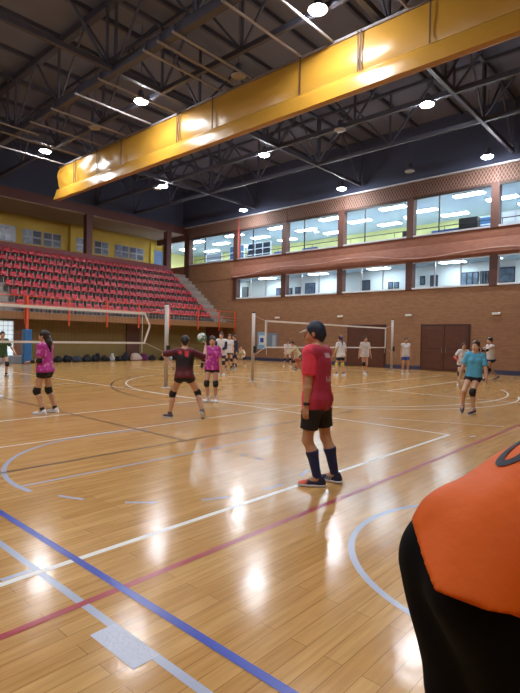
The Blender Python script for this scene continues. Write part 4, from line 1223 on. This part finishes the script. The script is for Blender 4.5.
person('player in a white shirt and dark shorts, middle of the group by the stand corner', (17.2, 17.5), 240, 1.72, dict(lean=4,
    lfoot=(-.13, .0, 0, 10, 0), rfoot=(.13, 0, 0, -10, 0), rhand=(.2, .22, .95), shirt=WHT, sleeve=.6, hem=-.1, shorts=BLK, shorts_len=.4, kneepad=BLK, sock=BLK, sock_len=.3, shoe=SHD, hair='tail', hair_mat=M_HAIRB), vox=.019)
person('person in a dark purple tracksuit top, right end of the group by the stand corner', (18.1, 17.95), 170, 1.70, dict(lean=3,
    lfoot=(-.12, .0, 0, 10, 0), rfoot=(.12, 0, 0, -10, 0), shirt=fab((50, 38, 56)), sleeve=1.9, hem=-.14, shorts=fab((40, 36, 50)), shorts_len=.9, sock=BLK, sock_len=.5, shoe=SHD, hair='short', hair_mat=M_HAIRB), vox=.019)
person('player in a cream shirt crouching low near the corner of the stand', (20.4, 19.8), 225, 1.6, dict(lean=38, pelvis=(0, -.2, .55),
    lfoot=(-.28, .05, 0, 20, 0), rfoot=(.28, .05, 0, -20, 0), lhand=(-.22, .42, .6), rhand=(.22, .42, .6), shirt=fab((206, 196, 168)), sleeve=.8, shorts=fab((76, 62, 56)), shorts_len=.6, kneepad=BLK, shoe=SHW, hair='tail', hair_mat=M_HAIRB, head_pitch=10), vox=.02)
person('player in a white shirt and dark shorts near the blue notice board', (22.1, 17.75), 230, 1.55, dict(lean=12, pelvis=(0, -.06, .88),
    lfoot=(-.2, .1, 0, 20, 0), rfoot=(.18, -.05, 0, -10, 0), lhand=(-.2, .36, .85), rhand=(.22, .34, .85), shirt=fab((216, 206, 212)), sleeve=.8, shorts=NAVY, shorts_len=.35, kneepad=BLK, shoe=SHW, hair='bun'), vox=.02)
person('player in a cream long sleeved top bending forward beyond the far net', (20.35, 15.75), 160, 1.6, dict(lean=34, pelvis=(0, -.1, .86),
    lfoot=(-.16, .1, 0, 0, 0), rfoot=(.16, -.12, 0, 0, 0), lhand=(-.14, .62, .88), rhand=(.14, .6, .86), shirt=fab((204, 190, 160)), sleeve=1.8, shorts=NAVY, shorts_len=.4, kneepad=BLK, sock=BLK, sock_len=.4, shoe=SHD, hair='short'), vox=.019)
person('player in a white shirt with yellow knee pads, right of the man in red', (18.7, 12.0), 70, 1.72, dict(lean=4,
    lfoot=(-.2, .0, 0, 10, 0), rfoot=(.2, 0, 0, -10, 0), lhand=(-.28, .12, .95), rhand=(.26, .16, .95), shirt=WHT, sleeve=.75, hem=-.12, shorts=NAVY, shorts_len=.55, kneepad=fab((214, 204, 66)), sock=fab((60, 74, 120)), sock_len=.2, shoe=SHW, hair='tail', hair_mat=mat('hair_purple', (64, 30, 58), .5)), vox=.017)
person('player in a white t-shirt with one black knee pad by the left door', (20.3, 11.75), 235, 1.74, dict(lean=4, lpad=False,
    lfoot=(-.05, .0, 0, 0, 0), rfoot=(.03, .06, 0, -5, 0), lhand=(-.3, .05, .84), rhand=(.3, .05, .84), shirt=WHT, sleeve=.85, hem=-.12, loose=.03, shorts=BLK, shorts_len=.3, kneepad=BLK, sock=SHW, sock_len=.3, shoe=SHW, hair='bun'), vox=.017)
person('player in a white tank top and blue shorts standing by the net post', (22.4, 10.75), 222, 1.72, dict(lean=1, skin='tan',
    lfoot=(-.12, .0, 0, 8, 0), rfoot=(.12, 0, 0, -8, 0), shirt=WHT, sleeve=0, hem=-.1, shorts=fab((40, 92, 190)), shorts_len=.55, sock=SHW, sock_len=.3, shoe=SHW, hair='bun'), vox=.018)
person('player in a light blue t-shirt running, with black shorts and one knee pad', (11.3, 3.8), 196, 1.62, dict(lean=4, side=-4, pelvis=(.02, -.05, .88),
    lfoot=(.0, .06, .0, -30, 10), rfoot=(.24, -.1, .05, 0, 40), rhand=(.32, .02, .82), lhand=(-.26, .1, .82), lelbow=(-1, -.6, 0), relbow=(1, -.5, 0), head_yaw=-16, rpad=False,
    shirt=fab((84, 168, 204)), sleeve=.8, hem=-.03, loose=.0, shirt_off=.012, shorts=BLK, shorts_len=.34, kneepad=BLK, sock=fab((190, 190, 214)), sock_len=.14, shoe=fab((58, 40, 62), .5), hair='tail', hair_mat=M_HAIRB), vox=.0125)
person('player in a white shirt with red arm band, half hidden behind the light blue one', (18.4, 6.62), 222, 1.58, dict(lean=8, pelvis=(0, 0, .88),
    lfoot=(-.14, .05, 0, 10, 0), rfoot=(.15, .0, 0, -20, 0), rhand=(.25, .2, 1.0), rarmband=fab((190, 60, 60)), shirt=WHT, sleeve=.6, shorts=BLK, shorts_len=.35, kneepad=BLK, sock=SHW, sock_len=.2, shoe=SHW, hair='tail', hair_mat=M_HAIRB), vox=.018)
person('player in a white tank top with black arm sleeves lunging, far right', (21.95, 6.75), 138, 1.84, dict(lean=4, pelvis=(0, -.02, .86),
    lfoot=(-.12, .3, 0, 10, 0), rfoot=(.14, -.42, .02, -10, 26), lhand=(-.14, .5, 1.16), rhand=(.14, .5, 1.18), lelbow=(-.6, -1, -1), larmband=BLK, rarmband=BLK, shirt=WHT, sleeve=0, hem=-.03, shorts=NAVY, shorts_len=.35, kneepad=BLK, sock=SHW, sock_len=.12, shoe=SHD, hair='bun'), vox=.0175)

# --- the bending person close to the camera
M_OR = mat('orange_jersey', (206, 86, 8), .6, spec=.18, vary=.05, scale=6, bump=.15, bscale=14)
M_TROUS = mat('black_trousers', (9, 8, 10), .85, spec=.12)
op = person('person in an orange shirt and black trousers bending forward close to the camera', (1.49, .41), -38, 1.70, dict(female=False, skin='tan', girth=1.16, lean=54, bend=.0, pelvis=(0, -.04, .93), hem_z=.885, hem_n_fwd=.0, hem_n_lat=.38, drape=True,
    lfoot=(-.12, -.04, 0, 5, 0), rfoot=(.12, .3, 0, -5, 0), lhand=(-.2, .42, .55), rhand=(.2, .42, .55), shirt=M_OR, sleeve=.9, hem=-.13, baggy=True, shirt_off=.028, loose=.03, wrinkle=.012,
    shorts=M_TROUS, shorts_len=1.9, bottom='trousers', shorts_off=.022, shoe=SHD, hair='short', curl=.4), vox=.0095)
cb, cu_, cl_, fwc = op['chest'], op['upc'], op['lat'], op['fwc']
def ring(cx, cz, rx, rz, wd, n=24):
    qs = []
    for i in range(n):
        t0 = 2*PI*i/n; t1 = 2*PI*(i+1)/n
        q = lambda t, w: tuple(cb + cl_*(cx + (rx-w)*math.cos(t)) + cu_*(cz + (rz-w)*math.sin(t)))
        qs.append([q(t0, 0), q(t1, 0), q(t1, wd), q(t0, wd)])
    return qs
decal(op['shirt'], ring(-.03, -.07, .06, .10, .03), fab((26, 24, 40)), 'number', op['root'], cb, tuple(fwc), .003)

# ------------------------------------------------------------------ volleyball gear
M_TAPE = mat('net_tape', (222, 214, 204), .6)
M_CORD = mat('net_mesh', (70, 64, 62), .7)
M_POST = mat('post_grey', (184, 176, 168), .45, .2)
NY = 12.35
def post(x, label, top=2.55):
    t = thing('net_post', label, 'net post', (x, NY, 0), 0, 'posts of the volleyball nets')
    MB().tube([(0, 0, 0), (0, 0, top)], .062, 14).build('pole', M_POST, t, smooth=True)
    MB().lathe([(.15, 0), (.15, .015), (.07, .03)], n=18).build('base_plate', M_POST, t)
    MB().lathe([(.064, top-.01), (.064, top+.03), (.03, top+.04)], n=14).build('cap', M_DARK, t)
    MB().box(-.05, .05, -.13, -.055, 1.05, 1.3).build('winch', M_DARK, t, bevel=.01)
    return t
def net(x0, x1, z0, z1, label, vshape):
    t = thing('volleyball_net', label, 'net', (x0, NY, 0))
    L = x1-x0
    MB().box(0, L, -.012, .012, z1-.07, z1).build('top_tape', M_TAPE, t)
    MB().box(0, L, -.012, .012, z0, z0+.055).build('bottom_tape', M_TAPE, t)
    for xx in (0, L):
        if xx == L and vshape:
            MB().bar((L-.03, 0, z1-.03), (L+.17, 0, (z0+z1)/2+.05), .05, .02, (0, 1, 0)).bar((L+.17, 0, (z0+z1)/2+.09), (L-.03, 0, z0+.03), .05, .02, (0, 1, 0)).build('side_tape', M_TAPE, t)
        else: MB().box(xx-.025, xx+.025, -.012, .012, z0, z1).build('side_tape', M_TAPE, t)
    mb = MB()
    k = 0
    while k*.1 < L:
        mb.box(k*.1-.0015, k*.1+.0015, -.0015, .0015, z0, z1); k += 1
    for k in range(int((z1-z0)/.1)+1):
        mb.box(0, L, -.0015, .0015, z0+k*.1-.0015, z0+k*.1+.0015)
    mb.build('netting', M_CORD, t)
    for xe, xp in ((0, -1.2-x0+.075 if x0 < 5 else 13.38-x0+.075), (L, (9.46 if x0 < 5 else 24.15)-x0-.075)):
        MB().tube([(xe, 0, z1-.03), (xp, 0, z1+.12)], .006, 5).build('cable', M_TAPE, t)
        MB().tube([(xe, 0, z0+.03), (xp, 0, z0-.25)], .006, 5).build('cable', M_TAPE, t)
    for xx in (.05, L-.12): MB().tube([(xx, -.02, z0-.25), (xx, -.02, z1+.02)], .008, 6).build('side_cord', M_TAPE, t)
post(9.46, 'grey net post at the right end of the left net'); post(13.38, 'grey net post at the left end of the far net', 2.5)
post(24.15, 'grey net post at the right end of the far net, before the brown door', 2.7); post(-1.2, 'grey net post at the left end of the left net')
net(-.4, 8.68, 1.34, 2.27, 'volleyball net on the left with bent right end tape', True)
net(14.05, 23.42, 1.22, 2.27, 'volleyball net further off, in front of the brick wall', False)

ball = thing('volleyball', 'white and green volleyball in the air by the reaching hand', 'ball', (7.06, 8.0, 1.55))
mb = MB().sphere((0, 0, 0), .105, 20, 14); mb.build('panels', pattern('ball_panels', (226, 226, 216), (90, 150, 130), 7, .5, .52), ball, smooth=True)
mb = MB()
for ax in range(3):
    for o_ in (-.35, .35):
        r0 = math.sqrt(1-o_*o_)*.1055; pts = []
        for k in range(21):
            t = 2*PI*k/20; c = [0, 0, 0]; c[ax] = o_*.105; c[(ax+1) % 3] = r0*math.cos(t); c[(ax+2) % 3] = r0*math.sin(t); pts.append(c)
        mb.tube(pts, .0018, 4)
mb.build('seam', mat('seam_grey', (120, 124, 120), .6), ball)

# ------------------------------------------------------------------ bags and jackets along the wall
def lump(name, label, cat, x, y, w, d, h, m, seed, strap=True):
    r = np.random.default_rng(seed)
    t = thing(name, label, cat, (x, y, 0), 0, 'bags and clothes along the wall under the stand')
    pr = []
    for k in range(6):
        a = r.uniform(-.35, .35)*w; b = r.uniform(-.25, .25)*d; c = r.uniform(.25, .6)*h
        pr.append(ell((a, b, c), (w*.22+.04, d*.3, h*.38), None, .06))
    pr.append(cone((-w*.35, 0, h*.28), (w*.35, 0, h*.28), h*.28, h*.28, .06))
    V, Fq = surface(pr, .03, 0, [((0, 0, 0.003), (0, 0, -1))], .015, 14)
    lo, hi = V.min(0), V.max(0); V = (V - lo) / (hi - lo) * np.array((w, d, h)) - np.array((w/2, d/2, 0))
    np_mesh('body', V, Fq, m, t)
    if strap:
        MB().tube([(-w*.2, -d*.1, h*.5), (-w*.12, -d*.15, h*.98), (w*.1, -d*.15, h*1.02), (w*.2, -d*.1, h*.5)], .018, 6).build('strap', m, t)
C1 = fab((26, 30, 46)); C2 = fab((34, 34, 40)); C3 = fab((20, 26, 34)); C4 = fab((58, 66, 84)); CW = fab((206, 206, 210)); CP = fab((196, 176, 166)); CM = fab((110, 42, 100))
items = [('sports_bag', .55, .36, C2, 'black bag behind the magenta girl, leftmost of the row'), ('jacket', .5, .42, C1, 'navy jacket heap just right of the magenta girl'), ('sports_bag', .62, .34, C4, 'grey blue sports bag, third heap along the wall'),
         ('sports_bag', .62, .44, C2, 'black sports bag at the middle of the dark pile'), ('jacket', .5, .52, C1, 'navy jacket heap peaking over the dark pile'),
         ('sports_bag', .6, .36, C3, 'black sports bag left of the white bag'), ('plastic_bag', .34, .48, CW, 'white bag standing alone in the dark pile'),
         ('sports_bag', .4, .3, C3, 'low black bag just right of the white bag'), ('jacket', .5, .56, C1, 'navy jacket heap left of the brown pillar'), ('jacket', .85, .5, CP, 'cream jacket heap at the brown pillar'),
         ('sports_bag', .45, .46, CM, 'purple bag right of the cream jacket'), ('sports_bag', .6, .36, C2, 'black bag right of the purple bag'),
         ('sports_bag', .6, .32, C3, 'small black bag left of the grey net post'), ('jacket', .4, .4, CW, 'pale jacket by the grey net post'), ('sports_bag', .5, .56, C1, 'navy bag right of the pale jacket, rightmost of the row')]
xx = 13.15; gaps = {7: .05, 9: .15, 12: .3}
for i, (nm, w, h, m, lb) in enumerate(items):
    xx += gaps.get(i, .02)
    lump(nm, lb, 'bag' if 'bag' in nm else 'jacket', xx + w/2, 27.5, w, .48, h, m, 30+i, 'bag' in nm)
    xx += w + .01

# ------------------------------------------------------------------ world and view
w = bpy.data.worlds.new('world'); S.world = w; w.use_nodes = True
w.node_tree.nodes['Background'].inputs['Color'].default_value = (.02, .022, .03, 1)
w.node_tree.nodes['Background'].inputs['Strength'].default_value = 1
S.view_settings.view_transform = 'Standard'
S.view_settings.look = 'None'
S.view_settings.gamma = 1
S.view_settings.exposure = 1.15
S.cycles.max_bounces = 6
S.cycles.sample_clamp_indirect = 6
